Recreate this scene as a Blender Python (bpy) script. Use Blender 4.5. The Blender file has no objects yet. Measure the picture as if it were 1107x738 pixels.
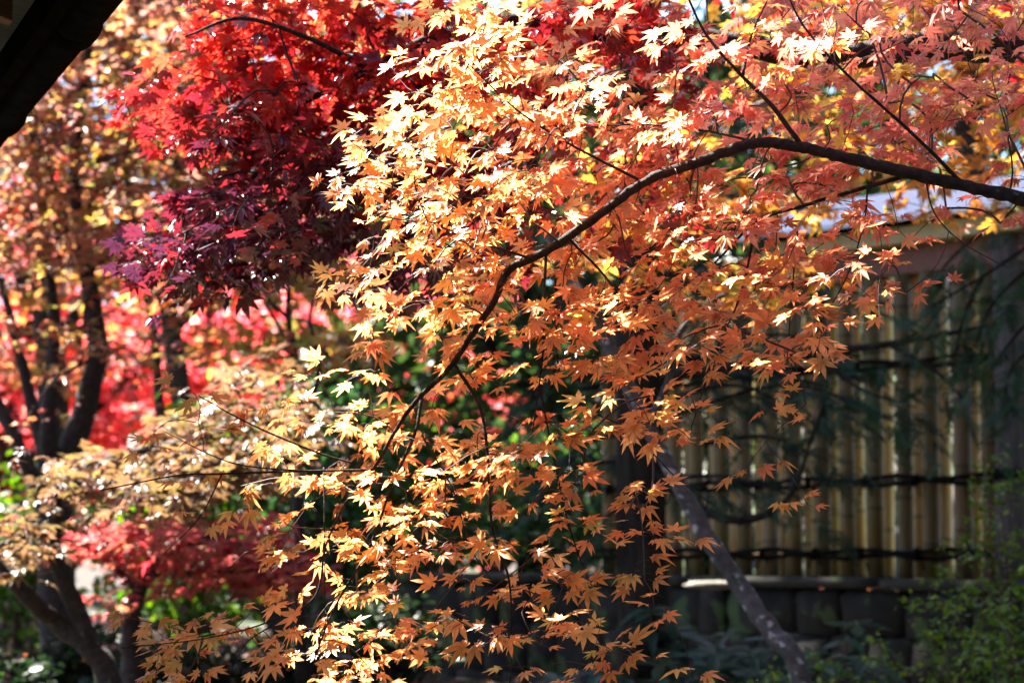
import bpy, math
import numpy as np
from mathutils import Vector, Matrix

R = math.radians
rng = np.random.default_rng(7)
scene = bpy.context.scene

# ------------------------------------------------------------------ camera, world, sun, exposure
CAM = np.array([0.0, 0.0, 1.5])
PITCH = R(5.0)
FPX = 2580.0                      # focal length in photo pixels (1107 wide)
cd = bpy.data.cameras.new('camera')
cam = bpy.data.objects.new('camera', cd)
scene.collection.objects.link(cam)
cam.location = CAM
cam.rotation_euler = (R(90) + PITCH, 0, 0)
cd.sensor_width = 23.6
cd.lens = 23.6 * FPX / 1107.0
cd.clip_start = 0.05
cd.clip_end = 2000
cd.dof.use_dof = True
cd.dof.focus_distance = 4.0
cd.dof.aperture_fstop = 4.0
scene.camera = cam

SUN_EL, SUN_AZ = R(52), R(45)     # azimuth measured to the left of the view direction
S = np.array([-math.sin(SUN_AZ) * math.cos(SUN_EL), math.cos(SUN_AZ) * math.cos(SUN_EL), math.sin(SUN_EL)])
world = bpy.data.worlds.new('World')
scene.world = world
world.use_nodes = True
wn = world.node_tree
wn.nodes.clear()
sky = wn.nodes.new('ShaderNodeTexSky')
sky.sky_type = 'NISHITA'
sky.sun_disc = False
sky.sun_elevation = SUN_EL
sky.sun_rotation = -SUN_AZ
sky.air_density = 0.7
sky.dust_density = 0.4
bg = wn.nodes.new('ShaderNodeBackground')
bg.inputs[1].default_value = 0.05
wo = wn.nodes.new('ShaderNodeOutputWorld')
wn.links.new(sky.outputs[0], bg.inputs[0])
wn.links.new(bg.outputs[0], wo.inputs[0])

sd = bpy.data.lights.new('sun', 'SUN')
sd.energy = 5.0
sd.angle = R(0.53)
sd.color = (1.0, 0.95, 0.86)
sun = bpy.data.objects.new('sun', sd)
scene.collection.objects.link(sun)
sun.rotation_euler = Vector(S).to_track_quat('Z', 'Y').to_euler()

scene.view_settings.view_transform = 'Standard'
scene.view_settings.look = 'None'
scene.view_settings.exposure = 3.4
scene.view_settings.gamma = 1.0
scene.cycles.use_denoising = True
scene.cycles.max_bounces = 7
scene.cycles.diffuse_bounces = 5
scene.cycles.glossy_bounces = 2
scene.cycles.transmission_bounces = 5
scene.cycles.sample_clamp_indirect = 6.0
scene.cycles.caustics_reflective = False

# ------------------------------------------------------------------ helpers
cp, sp_ = math.cos(PITCH), math.sin(PITCH)


def P(px, py, Y):
    """photo pixel at world distance Y in front of the camera -> world point"""
    a = (px - 553.5) / FPX
    b = (369.0 - py) / FPX
    dx, dy, dz = a, cp - b * sp_, sp_ + b * cp
    k = Y / dy
    return np.array([dx * k, Y, 1.5 + dz * k])


def unit(v):
    return v / np.maximum(np.linalg.norm(v, axis=-1, keepdims=True), 1e-9)


def mesh_obj(name, verts, faces, mat, parent=None, cols=None, smooth=False, loops=None):
    """faces: (M,k) int array or a list of lists"""
    verts = np.asarray(verts, dtype=np.float32)
    if parent is not None:
        verts = verts - np.array(parent.location, dtype=np.float32)
    me = bpy.data.meshes.new(name)
    if isinstance(faces, np.ndarray):
        m, k = faces.shape
        me.vertices.add(len(verts))
        me.vertices.foreach_set('co', verts.ravel())
        me.loops.add(m * k)
        me.loops.foreach_set('vertex_index', faces.astype(np.int32).ravel())
        me.polygons.add(m)
        me.polygons.foreach_set('loop_start', np.arange(0, m * k, k, dtype=np.int32))
        me.update(calc_edges=True)
    else:
        me.from_pydata([tuple(map(float, v)) for v in verts], [], faces)
        me.update()
    if cols is not None:
        c4 = np.ones((len(verts), 4), dtype=np.float32)
        c4[:, :3] = cols
        at = me.color_attributes.new('pigment', 'FLOAT_COLOR', 'POINT')
        at.data.foreach_set('color', c4.ravel())
    if smooth:
        me.polygons.foreach_set('use_smooth', np.ones(len(me.polygons), dtype=bool))
    me.materials.append(mat)
    o = bpy.data.objects.new(name, me)
    scene.collection.objects.link(o)
    if parent is not None:
        o.parent = parent
    return o


def thing(name, label, cat, loc=(0, 0, 0), group=None):
    o = bpy.data.objects.new(name, None)
    o.empty_display_size = 0.2
    scene.collection.objects.link(o)
    o.location = tuple(float(v) for v in loc)
    o['label'] = label
    o['category'] = cat
    if group:
        o['group'] = group
    return o


def structure(o, label=None):
    o['kind'] = 'structure'
    if label:
        o['label'] = label
    return o


class Geo:
    def __init__(self):
        self.v, self.f, self.c, self.n = [], [], [], 0

    def add(self, v, f, c=None):
        v = np.asarray(v, dtype=float)
        for q in f:
            self.f.append([int(i) + self.n for i in q])
        self.v.append(v)
        self.c.append(np.tile(np.array(c if c is not None else (1, 1, 1), dtype=float), (len(v), 1)) if c is None or np.ndim(c) == 1 else np.asarray(c))
        self.n += len(v)

    def tube(self, pts, rad, sides=8, cap=True, c=None, wob=0.0):
        pts = np.asarray(pts, dtype=float)
        n = len(pts)
        rad = np.broadcast_to(np.asarray(rad, dtype=float), (n,))
        t = np.gradient(pts, axis=0)
        t = unit(t)
        ref = np.array([0.13, 0.31, 0.94]) if abs(t[0][2]) < 0.9 else np.array([1.0, 0.1, 0.0])
        vs = []
        ang = np.arange(sides) * 2 * math.pi / sides
        u = unit(np.cross(t[0], ref))
        for i in range(n):
            u = unit(u - t[i] * np.dot(u, t[i]))
            w = np.cross(t[i], u)
            rr = rad[i] * (1 + (wob * rng.normal(size=sides) if wob else 0))
            vs.append(pts[i] + (np.cos(ang) * rr)[:, None] * u + (np.sin(ang) * rr)[:, None] * w)
        vs = np.concatenate(vs)
        fs = []
        for i in range(n - 1):
            for j in range(sides):
                k = (j + 1) % sides
                fs.append([i * sides + j, i * sides + k, (i + 1) * sides + k, (i + 1) * sides + j])
        if cap:
            fs.append(list(range(sides))[::-1])
            fs.append([(n - 1) * sides + j for j in range(sides)])
        self.add(vs, fs, c)

    def box(self, a, b, c=None, m=None, bev=0.0):
        """box between corners a and b; m optional 4x4"""
        x0, y0, z0 = a
        x1, y1, z1 = b
        v = np.array([(x, y, z) for x in (x0, x1) for y in (y0, y1) for z in (z0, z1)], dtype=float)
        if m is not None:
            v = v @ m[:3, :3].T + m[:3, 3]
        self.add(v, [[0, 1, 3, 2], [4, 6, 7, 5], [0, 4, 5, 1], [2, 3, 7, 6], [0, 2, 6, 4], [1, 5, 7, 3]], c)

    def build(self, name, mat, parent=None, smooth=False, cols=True):
        return mesh_obj(name, np.concatenate(self.v), self.f, mat, parent, np.concatenate(self.c) if cols else None, smooth)


def catmull(pts, per=6):
    pts = np.asarray(pts, dtype=float)
    q = np.vstack([2 * pts[0] - pts[1], pts, 2 * pts[-1] - pts[-2]])
    out = []
    for i in range(len(pts) - 1):
        p0, p1, p2, p3 = q[i], q[i + 1], q[i + 2], q[i + 3]
        for t in np.arange(per) / per:
            out.append(0.5 * (2 * p1 + (p2 - p0) * t + (2 * p0 - 5 * p1 + 4 * p2 - p3) * t * t + (3 * p1 - p0 - 3 * p2 + p3) * t ** 3))
    out.append(pts[-1])
    return np.array(out)


# ------------------------------------------------------------------ materials
def new_mat(name):
    m = bpy.data.materials.new(name)
    m.use_nodes = True
    nt = m.node_tree
    nt.nodes.clear()
    out = nt.nodes.new('ShaderNodeOutputMaterial')
    return m, nt, out


def leaf_material(name, trans=0.55, rough=0.38, spec=0.5, boost=1.0, tsat=1.15):
    m, nt, out = new_mat(name)
    at = nt.nodes.new('ShaderNodeAttribute')
    at.attribute_name = 'pigment'
    # blotches: small natural variation of pigment over the leaves
    tc = nt.nodes.new('ShaderNodeTexCoord')
    ns = nt.nodes.new('ShaderNodeTexNoise')
    ns.inputs['Scale'].default_value = 55
    ns.inputs['Detail'].default_value = 3
    nt.links.new(tc.outputs['Object'], ns.inputs['Vector'])
    mr = nt.nodes.new('ShaderNodeMapRange')
    mr.inputs[1].default_value = 0.3
    mr.inputs[2].default_value = 0.7
    mr.inputs[3].default_value = 0.78
    mr.inputs[4].default_value = 1.12
    nt.links.new(ns.outputs['Fac'], mr.inputs[0])
    hs = nt.nodes.new('ShaderNodeHueSaturation')
    nt.links.new(mr.outputs[0], hs.inputs['Value'])
    nt.links.new(at.outputs['Color'], hs.inputs['Color'])
    pb = nt.nodes.new('ShaderNodeBsdfPrincipled')
    pb.inputs['Roughness'].default_value = rough
    pb.inputs['Specular IOR Level'].default_value = spec
    nt.links.new(hs.outputs[0], pb.inputs['Base Color'])
    hs2 = nt.nodes.new('ShaderNodeHueSaturation')
    hs2.inputs['Saturation'].default_value = tsat
    hs2.inputs['Value'].default_value = boost
    nt.links.new(hs.outputs[0], hs2.inputs['Color'])
    tr = nt.nodes.new('ShaderNodeBsdfTranslucent')
    nt.links.new(hs2.outputs[0], tr.inputs['Color'])
    mx = nt.nodes.new('ShaderNodeMixShader')
    mx.inputs[0].default_value = trans
    nt.links.new(pb.outputs[0], mx.inputs[1])
    nt.links.new(tr.outputs[0], mx.inputs[2])
    nt.links.new(mx.outputs[0], out.inputs[0])
    return m


def surf(name, c1, c2, scale=8, rough=0.85, bump=0.3, spots=None, spot_scale=30, spot_lo=0.62, stretch=(1, 1, 1), spec=0.3, attr=False):
    """two-colour noise surface with bump, optional spots (lichen, moss) and optional pigment attribute multiplier"""
    m, nt, out = new_mat(name)
    tc = nt.nodes.new('ShaderNodeTexCoord')
    mp = nt.nodes.new('ShaderNodeMapping')
    mp.inputs['Scale'].default_value = stretch
    nt.links.new(tc.outputs['Object'], mp.inputs['Vector'])
    ns = nt.nodes.new('ShaderNodeTexNoise')
    ns.inputs['Scale'].default_value = scale
    ns.inputs['Detail'].default_value = 8
    ns.inputs['Roughness'].default_value = 0.65
    nt.links.new(mp.outputs[0], ns.inputs['Vector'])
    cr = nt.nodes.new('ShaderNodeValToRGB')
    cr.color_ramp.elements[0].position = 0.35
    cr.color_ramp.elements[1].position = 0.68
    cr.color_ramp.elements[0].color = (*c1, 1)
    cr.color_ramp.elements[1].color = (*c2, 1)
    nt.links.new(ns.outputs['Fac'], cr.inputs[0])
    col = cr.outputs[0]
    if spots is not None:
        n2 = nt.nodes.new('ShaderNodeTexNoise')
        n2.inputs['Scale'].default_value = spot_scale
        n2.inputs['Detail'].default_value = 3
        nt.links.new(tc.outputs['Object'], n2.inputs['Vector'])
        mr = nt.nodes.new('ShaderNodeMapRange')
        mr.inputs[1].default_value = spot_lo
        mr.inputs[2].default_value = spot_lo + 0.06
        nt.links.new(n2.outputs['Fac'], mr.inputs[0])
        mx = nt.nodes.new('ShaderNodeMixRGB')
        mx.inputs[2].default_value = (*spots, 1)
        nt.links.new(mr.outputs[0], mx.inputs[0])
        nt.links.new(col, mx.inputs[1])
        col = mx.outputs[0]
    if attr:
        at = nt.nodes.new('ShaderNodeAttribute')
        at.attribute_name = 'pigment'
        mm = nt.nodes.new('ShaderNodeMixRGB')
        mm.blend_type = 'MULTIPLY'
        mm.inputs[0].default_value = 1.0
        nt.links.new(col, mm.inputs[1])
        nt.links.new(at.outputs['Color'], mm.inputs[2])
        col = mm.outputs[0]
    pb = nt.nodes.new('ShaderNodeBsdfPrincipled')
    pb.inputs['Roughness'].default_value = rough
    pb.inputs['Specular IOR Level'].default_value = spec
    nt.links.new(col, pb.inputs['Base Color'])
    if bump:
        bp = nt.nodes.new('ShaderNodeBump')
        bp.inputs['Strength'].default_value = bump
        bp.inputs['Distance'].default_value = 0.01
        nt.links.new(ns.outputs['Fac'], bp.inputs['Height'])
        nt.links.new(bp.outputs[0], pb.inputs['Normal'])
    nt.links.new(pb.outputs[0], out.inputs[0])
    return m


M_leaf = leaf_material('maple_leaf', trans=0.58, rough=0.40, spec=0.5, tsat=1.0)
M_red = leaf_material('red_maple_leaf', trans=0.36, rough=0.30, spec=0.9, tsat=1.0)
M_far = leaf_material('far_maple_leaf', trans=0.55, rough=0.40, spec=0.7, tsat=1.05)
M_green = leaf_material('green_leaf', trans=0.38, rough=0.42, spec=0.4, tsat=1.2)
M_frond = leaf_material('conifer_frond', trans=0.15, rough=0.7, spec=0.15)
M_bark = surf('maple_bark', (0.010, 0.007, 0.006), (0.042, 0.028, 0.023), scale=55, bump=0.8, spots=(0.08, 0.08, 0.07), spot_scale=45, spot_lo=0.66)
M_twig = surf('twig_bark', (0.05, 0.022, 0.018), (0.10, 0.05, 0.04), scale=60, bump=0.0, rough=0.6)
M_grey_bark = surf('lichen_bark', (0.032, 0.029, 0.029), (0.095, 0.085, 0.084), scale=30, bump=0.6, spots=(0.30, 0.31, 0.30), spot_scale=26, spot_lo=0.60)
M_dark_bark = surf('furrowed_bark', (0.010, 0.009, 0.007), (0.04, 0.032, 0.024), scale=26, bump=0.9, stretch=(1, 1, 0.18), spec=0.08)
M_lit_bamboo = surf('lit_bamboo', (0.86, 0.64, 0.29), (0.94, 0.76, 0.40), scale=10, bump=0.05, rough=0.38, stretch=(6, 6, 0.7), spec=0.5, attr=True)  # yellow back poles: their lit look is put into the colour
M_shade_bamboo = surf('shaded_bamboo', (0.12, 0.082, 0.036), (0.20, 0.14, 0.065), scale=10, bump=0.15, rough=0.55, stretch=(7, 7, 0.6), attr=True)  # darker copy for front poles and inner rails, shade put into the colour
M_rope = surf('palm_rope', (0.004, 0.0035, 0.003), (0.014, 0.011, 0.010), scale=90, bump=0.6, spec=0.05)
M_post = surf('weathered_wood', (0.06, 0.05, 0.048), (0.13, 0.11, 0.105), scale=14, bump=0.35, stretch=(5, 5, 0.4))
M_cream = surf('cream_wood', (0.50, 0.40, 0.20), (0.64, 0.53, 0.30), scale=12, bump=0.1, stretch=(0.5, 6, 6))
M_redwood = surf('red_brown_board', (0.20, 0.09, 0.07), (0.30, 0.15, 0.12), scale=12, bump=0.15, stretch=(0.5, 6, 6))
M_roofmetal = surf('pale_roof_sheet', (0.62, 0.66, 0.70), (0.74, 0.77, 0.80), scale=6, bump=0.03, rough=0.35, spec=0.6)
M_stone = surf('wall_stone', (0.006, 0.0055, 0.0045), (0.024, 0.021, 0.017), scale=9, bump=0.7, spots=(0.05, 0.08, 0.03), spot_scale=7, spot_lo=0.56)
M_cap = surf('cap_stone', (0.015, 0.014, 0.010), (0.045, 0.04, 0.032), scale=14, bump=0.5, spots=(0.06, 0.09, 0.03), spot_scale=5, spot_lo=0.60)
M_slab = surf('pale_stone', (0.07, 0.065, 0.05), (0.15, 0.135, 0.11), scale=18, bump=0.4)
M_ground = surf('mossy_soil', (0.014, 0.010, 0.007), (0.04, 0.026, 0.017), scale=3, bump=0.8, spots=(0.035, 0.06, 0.015), spot_scale=1.4, spot_lo=0.52)
M_gutter = surf('black_gutter', (0.007, 0.007, 0.007), (0.014, 0.013, 0.012), scale=20, bump=0.05, rough=0.9, spec=0.0)
M_soffit = surf('soffit_board', (0.03, 0.035, 0.04), (0.07, 0.078, 0.085), scale=10, bump=0.25, stretch=(1, 8, 8))
M_rafter = surf('rafter_wood', (0.13, 0.07, 0.04), (0.24, 0.13, 0.08), scale=12, bump=0.25, stretch=(1, 6, 6))


# ------------------------------------------------------------------ leaf shapes
def palmate(lobes, width=0.115, sinus=0.26, fold=0.05, curl=0.12, seed=0, keel=True):
    """one palmate leaf lying in xy, base at origin, middle lobe along +x, up +z"""
    r = np.random.default_rng(seed)
    cx = 0.30
    v = [(cx, 0, 0.015)]
    f = []
    n = len(lobes)
    lobes = [(a + r.normal() * R(5), l * (1 + r.normal() * 0.10)) for a, l in lobes]
    tipd = []
    sin_idx = []
    for i in range(n + 1):
        if i == 0:
            a = lobes[0][0] - R(35); rad = 0.20
        elif i == n:
            a = lobes[-1][0] + R(35); rad = 0.20
        else:
            a = 0.5 * (lobes[i - 1][0] + lobes[i][0]); rad = sinus * (0.6 + 0.4 * min(lobes[i - 1][1], lobes[i][1]))
        sin_idx.append(len(v))
        v.append((cx + rad * math.cos(a), rad * math.sin(a), fold))
    for i, (a, l) in enumerate(lobes):
        ca, sa = math.cos(a), math.sin(a)
        L = 0.72 * l
        w = width * (0.45 + 0.55 * l)
        bend = r.normal() * 0.04
        dz = -curl * l * l * (1 + 0.5 * r.normal())
        def at(t, s, z):
            return (cx + L * t * ca - s * sa + bend * t * t * -sa, L * t * sa + s * ca + bend * t * t * ca, z)
        b = len(v)
        if keel:
            v += [at(0.52, -w, fold * 0.8 + dz * 0.27), at(0.52, 0, dz * 0.27 - 0.01), at(0.52, w, fold * 0.8 + dz * 0.27), at(1.0, 0, dz)]
            s0, s1 = sin_idx[i], sin_idx[i + 1]
            f += [(0, s0, b), (0, b, b + 1), (0, b + 1, b + 2), (0, b + 2, s1), (b, b + 3, b + 1), (b + 1, b + 3, b + 2)]
        else:
            v += [at(1.0, 0, dz)]
            f += [(0, sin_idx[i], b), (0, b, sin_idx[i + 1])]
    return np.array(v), np.array(f)


L7 = [(R(-118), 0.42), (R(-74), 0.80), (R(-37), 1.0), (0, 1.08), (R(37), 1.0), (R(74), 0.80), (R(118), 0.42)]
L5 = [(R(-98), 0.6), (R(-48), 0.9), (0, 1.05), (R(48), 0.9), (R(98), 0.6)]
HI = [palmate(L7, width=0.104, sinus=0.225, curl=0.02 + 0.022 * k, fold=0.02 + 0.007 * k, seed=k) for k in range(12)]
MID = [palmate(L7, width=0.13, curl=0.05 + 0.10 * k, seed=20 + k) for k in range(4)]
LO = [palmate(L5, sinus=0.36, curl=0.12, seed=40 + k, keel=False) for k in range(3)]


def blade(l=1.0, w=0.18, fold=0.06, curl=0.15):
    """long simple leaf"""
    xs = [0.0, 0.25, 0.55, 0.8, 1.0]
    ws = [0.02, 0.85, 1.0, 0.6, 0.0]
    v, f = [], []
    for x, k in zip(xs, ws):
        z = -curl * x * x
        v += [(x * l, -w * k, z + fold * k), (x * l, 0, z), (x * l, w * k, z + fold * k)]
    for i in range(4):
        a, b = 3 * i, 3 * i + 3
        f += [(a, b, b + 1), (a, b + 1, a + 1), (a + 1, b + 1, b + 2), (a + 1, b + 2, a + 2)]
    return np.array(v), np.array(f)


BLADE = [blade(), blade(w=0.15, curl=0.3), blade(w=0.2, curl=0.05)]
OVAL = [(lambda v, f: (v, f))(*blade(w=0.30, curl=0.1)), (lambda v, f: (v, f))(*blade(w=0.36, fold=0.1, curl=0.2))]


def frond(n=9, seed=0, droop=0.25):
    """flat spray of needles: thin slivers leaving an axis"""
    r = np.random.default_rng(seed)
    v, f = [], []
    def sliver(p, d, l, w):
        b = len(v)
        nrm = np.array([-d[1], d[0], 0]) * w
        v.extend([p - nrm, p + nrm, p + d * l * 0.5 + nrm * 1.3, p + d * l, p + d * l * 0.5 - nrm * 1.3])
        f.extend([(b, b + 4, b + 1), (b + 1, b + 4, b + 2), (b + 4, b + 3, b + 2)])
    sliver(np.array([0., 0, 0]), np.array([1, 0, -droop]), 1.0, 0.014)
    for i in range(n):
        t = (i + 0.7) / (n + 0.5)
        p = np.array([t, 0, -droop * t])
        for s in (-1, 1):
            a = R(48 + r.normal() * 8)
            l = 0.42 * (1 - 0.65 * t) * (1 + 0.2 * r.normal())
            sliver(p, np.array([math.cos(a), s * math.sin(a), -0.25]), l, 0.022)
    return np.array(v), np.array(f)


FROND = [frond(9, k, 0.15 + 0.15 * k) for k in range(3)]


def leaf_mesh(name, mat, parent, pos, fwd, up, size, cols, temps):
    pos = np.asarray(pos); n = len(pos)
    fwd = unit(np.asarray(fwd, dtype=float))
    up = np.asarray(up, dtype=float)
    up = unit(up)
    fwd = unit(fwd - up * np.sum(up * fwd, axis=1, keepdims=True))
    side = np.cross(up, fwd)
    which = rng.integers(0, len(temps), n)
    V, F, C = [], [], []
    off = 0
    for k, (tv, tf) in enumerate(temps):
        ix = np.where(which == k)[0]
        if len(ix) == 0:
            continue
        s = np.asarray(size)[ix][:, None, None]
        asp = (1 + 0.08 * rng.normal(size=(len(ix), 1, 1)))
        curl = np.clip(1 + 0.6 * rng.normal(size=(len(ix), 1, 1)), 0.0, 1.8)
        vv = pos[ix][:, None, :] + s * (tv[None, :, 0:1] * fwd[ix][:, None, :] + asp * tv[None, :, 1:2] * side[ix][:, None, :] + curl * tv[None, :, 2:3] * up[ix][:, None, :])
        ff = tf[None, :, :] + (off + np.arange(len(ix)) * len(tv))[:, None, None]
        V.append(vv.reshape(-1, 3)); F.append(ff.reshape(-1, 3))
        C.append(np.repeat(np.asarray(cols)[ix], len(tv), axis=0))
        off += len(ix) * len(tv)
    return mesh_obj(name, np.concatenate(V), np.concatenate(F), mat, parent, np.clip(np.concatenate(C), 0, 1))


def pal(n, entries, jitter=0.12):
    """entries: list of (weight, rgb)"""
    w = np.array([e[0] for e in entries], dtype=float); w /= w.sum()
    c = np.array([e[1] for e in entries], dtype=float)
    i = rng.choice(len(entries), n, p=w)
    j = rng.choice(len(entries), n, p=w)
    t = rng.random((n, 1)) * 0.5
    out = c[i] * (1 - t) + c[j] * t
    out = out * (1 + jitter * rng.normal(size=(n, 1))) * (1 + 0.4 * jitter * rng.normal(size=(n, 3)))
    return np.clip(out, 0.003, 0.97)


# ------------------------------------------------------------------ branch growth
class Tree:
    def __init__(self):
        self.pos, self.par, self.len, self.fixed = [], [], [], []
        self.limbs = []

    def limb(self, pts, radii, per=6, sides=10, attach=None, wob=0.04):
        pts = np.asarray(pts, dtype=float)
        c = catmull(pts, per)
        rr = np.interp(np.linspace(0, len(pts) - 1, len(c)), np.arange(len(pts)), radii)
        c[1:-1] += rng.normal(size=(len(c) - 2, 3)) * rr[1:-1, None] * 0.07
        self.limbs.append((c, rr, sides, wob))
        par, base = -1, 0.0
        if self.pos:
            d = np.linalg.norm(np.array(self.pos) - c[0], axis=1)
            par = int(d.argmin()); base = self.len[par]
        for i in range(len(c)):
            base += np.linalg.norm(c[i] - c[i - 1]) if i else 0
            self.pos.append(c[i]); self.par.append(par); self.len.append(base); self.fixed.append(rr[i])
            par = len(self.pos) - 1

    def grow(self, targets, alpha=0.25, arch=0.12, seg=4):
        targets = np.asarray(targets, dtype=float)
        P0 = np.array(self.pos)
        d0 = np.array([np.min(np.linalg.norm(P0 - t, axis=1)) for t in targets])
        N = len(P0); cap = N + len(targets) * seg + 10
        arr = np.zeros((cap, 3)); arr[:N] = P0
        ln = np.zeros(cap); ln[:N] = self.len
        self.conn = [None] * len(targets)
        for ti in np.argsort(d0):
            t = targets[ti]
            d = np.linalg.norm(arr[:N] - t, axis=1)
            cost = d + alpha * ln[:N] + (d < 0.01) * 9
            j = int(cost.argmin())
            a = arr[j]; L = max(d[j], 1e-4)
            off = rng.normal(size=3) * 0.10 * L
            off[2] += arch * L
            prev = j; ids = [j]
            for k in range(1, seg + 1):
                u = k / seg
                q = a + (t - a) * u + off * math.sin(math.pi * u)
                arr[N] = q; ln[N] = ln[prev] + L / seg
                self.pos.append(q); self.par.append(prev); self.len.append(ln[N]); self.fixed.append(0)
                prev = N; ids.append(N); N += 1
            self.conn[ti] = ids

    def radii(self, r_tip, power=0.45):
        n = len(self.pos)
        cnt = np.zeros(n)
        for ids in self.conn:
            cnt[ids[-1]] += 1
        for i in range(n - 1, -1, -1):
            if self.par[i] >= 0:
                cnt[self.par[i]] += cnt[i]
        r = r_tip * np.maximum(cnt, 1) ** power
        return r

    def build(self, root, bark, twig_mat, r_tip=0.0009, power=0.45, twig_sides=4, extra=None, limb_name='branch', twig_name='twigs', trunk_count=0):
        for k, (c, rr, sides, wob) in enumerate(self.limbs):
            g = Geo(); g.tube(c, rr, sides, wob=wob)
            g.build('trunk' if k < trunk_count else limb_name, bark, root, smooth=True, cols=False)
        if not getattr(self, 'conn', None):
            return
        r = self.radii(r_tip, power)
        g = Geo()
        pos = np.array(self.pos)
        fx = np.array(self.fixed)
        for ids in self.conn:
            p = pos[ids]
            rad = r[ids].copy()
            rad[0] = rad[1]
            f0 = fx[ids[0]]
            if f0 > 0:
                rad = np.minimum(rad, f0 * 0.7)
            g.tube(p, rad, twig_sides, cap=False)
        if extra is not None:
            for p, rad in extra:
                g.tube(p, rad, 3, cap=False)
        g.build(twig_name, twig_mat, root, smooth=True, cols=False)


def cluster_leaves(tree, k_range, scale, size, dz=0.5, face=(0, -0.45, 0), tilt=0.42, droop=0.3, petiole=True, spread=1.0, flip=0.0, wild=0.0):
    """leaves around the end of every connection; returns arrays and petioles"""
    pos, fwd, up, sz, cid = [], [], [], [], []
    pet = []
    nodes = np.array(tree.pos)
    for ci, ids in enumerate(tree.conn):
        tip, prev = nodes[ids[-1]], nodes[ids[-2]]
        d = tip - prev
        d = unit(d * np.array([1, 1, dz]) + rng.normal(size=3) * 0.002)
        k = rng.integers(*k_range)
        fc = np.array([-0.5, -0.72, 0]) if rng.random() < flip else np.array(face)
        sidev = unit(np.cross(np.array([0, 0, 1.0]), d))
        for i in range(k):
            if i == 0:
                back, ang = 0.0, rng.normal() * 0.3
            else:
                back = ((i + 1) // 2) * 0.45 * scale * (0.8 + 0.4 * rng.random())
                ang = (1 if i % 2 else -1) * (R(62) + rng.normal() * 0.35)
            b = tip - d * back
            f = d * math.cos(ang) + sidev * math.sin(ang)
            f = unit(f + np.array([0, 0, -droop + rng.normal() * 0.28]))
            if wild:
                wa = rng.normal() * wild
                f = unit(f + np.array([math.cos(wa * 2), math.sin(wa * 2), 0]) * abs(wa))
            s = size * (1 + rng.normal() * 0.20)
            s = max(s, size * 0.5)
            pl = s * (0.35 + 0.3 * rng.random()) * spread
            base = b + f * pl + rng.normal(size=3) * 0.008 * (scale / 0.05) * 0.4
            pos.append(base); fwd.append(f)
            up.append(np.array([0, 0, 1.0]) + fc + rng.normal(size=3) * tilt)
            sz.append(s); cid.append(ci)
            if petiole:
                pet.append((np.array([b, (b + base) / 2 + np.array([0, 0, 0.003]), base + f * s * 0.28]), 0.00045))
    return np.array(pos), np.array(fwd), np.array(up), np.array(sz), np.array(cid), (pet if petiole else None)


def blob_points(n, c, r, layers=None, flat=0.15):
    """points in an ellipsoid, optionally gathered into thin horizontal layers"""
    v = unit(rng.normal(size=(n, 3))) * (rng.random((n, 1)) ** 0.4)
    if layers:
        q = (np.floor((v[:, 2] + 1) / 2 * layers) + 0.5) / layers * 2 - 1
        v[:, 2] = q + rng.normal(size=n) * flat / layers
    return np.asarray(c) + v * np.asarray(r)


# ------------------------------------------------------------------ ground
WA, WB = np.array([3.4, 7.8]), np.array([-0.85, 12.65])       # line of the wall and the fence in plan
wdir = (WB - WA) / np.linalg.norm(WB - WA)
wnor = np.array([wdir[1], -wdir[0]]); wnor = -wnor if wnor[1] < 0 else wnor   # pointing away from the camera


def smooth(a, b, x):
    t = np.clip((x - a) / (b - a), 0, 1)
    return t * t * (3 - 2 * t)


def gz(x, y):
    x = np.asarray(x, dtype=float); y = np.asarray(y, dtype=float)
    h = 0.86 * smooth(3.5, 12, y) + 0.03 * np.sin(x * 1.7 + y) * np.cos(y * 1.3)
    s = (x - WA[0]) * wnor[0] + (y - WA[1]) * wnor[1]
    along = (x - WA[0]) * wdir[0] + (y - WA[1]) * wdir[1]
    beh = smooth(0.12, 0.3, s) * smooth(8.0, 6.6, along)
    h = h * (1 - beh) + 1.30 * beh
    h = h + np.maximum(0, y - 22) * 0.17 * smooth(22, 30, y)
    h = np.where(y > 60, h * 0 + 1.3 + 38 * 0.17, h)
    return h


gx = np.concatenate([np.linspace(-900, -16, 14), np.arange(-15.8, 16, 0.2), np.linspace(16, 900, 14)])
gy = np.concatenate([np.linspace(-900, -6, 12), np.arange(-5.8, 34, 0.2), np.linspace(35, 60, 14), np.linspace(70, 900, 10)])
GX, GY = np.meshgrid(gx, gy)
gv = np.stack([GX, GY, gz(GX, GY) + rng.normal(size=GX.shape) * 0.008], axis=-1).reshape(-1, 3)
nx = len(gx)
ii = (np.arange(len(gy) - 1)[:, None] * nx + np.arange(nx - 1)[None, :]).ravel()
gf = np.stack([ii, ii + 1, ii + nx + 1, ii + nx], axis=1)
structure(mesh_obj('ground', gv, gf, M_ground, smooth=True))

# fallen leaves: nobody could count them
n = 5000
fx_, fy_ = rng.uniform(-4, 4, n), rng.uniform(4.5, 15, n)
lp = np.stack([fx_, fy_, gz(fx_, fy_) + 0.02], axis=1)
fa = rng.uniform(0, 2 * math.pi, n)
o = leaf_mesh('fallen_leaves', M_far, None, lp, np.stack([np.cos(fa), np.sin(fa), fa * 0], axis=1), np.array([0, 0, 1.0]) + rng.normal(size=(n, 3)) * 0.25,
              rng.uniform(0.035, 0.06, n), pal(n, [(3, (0.35, 0.10, 0.04)), (2, (0.5, 0.22, 0.06)), (1, (0.4, 0.04, 0.03))]), LO)
o['kind'] = 'stuff'; o['label'] = 'fallen maple leaves scattered over the dark garden soil'; o['category'] = 'fallen leaves'

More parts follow.
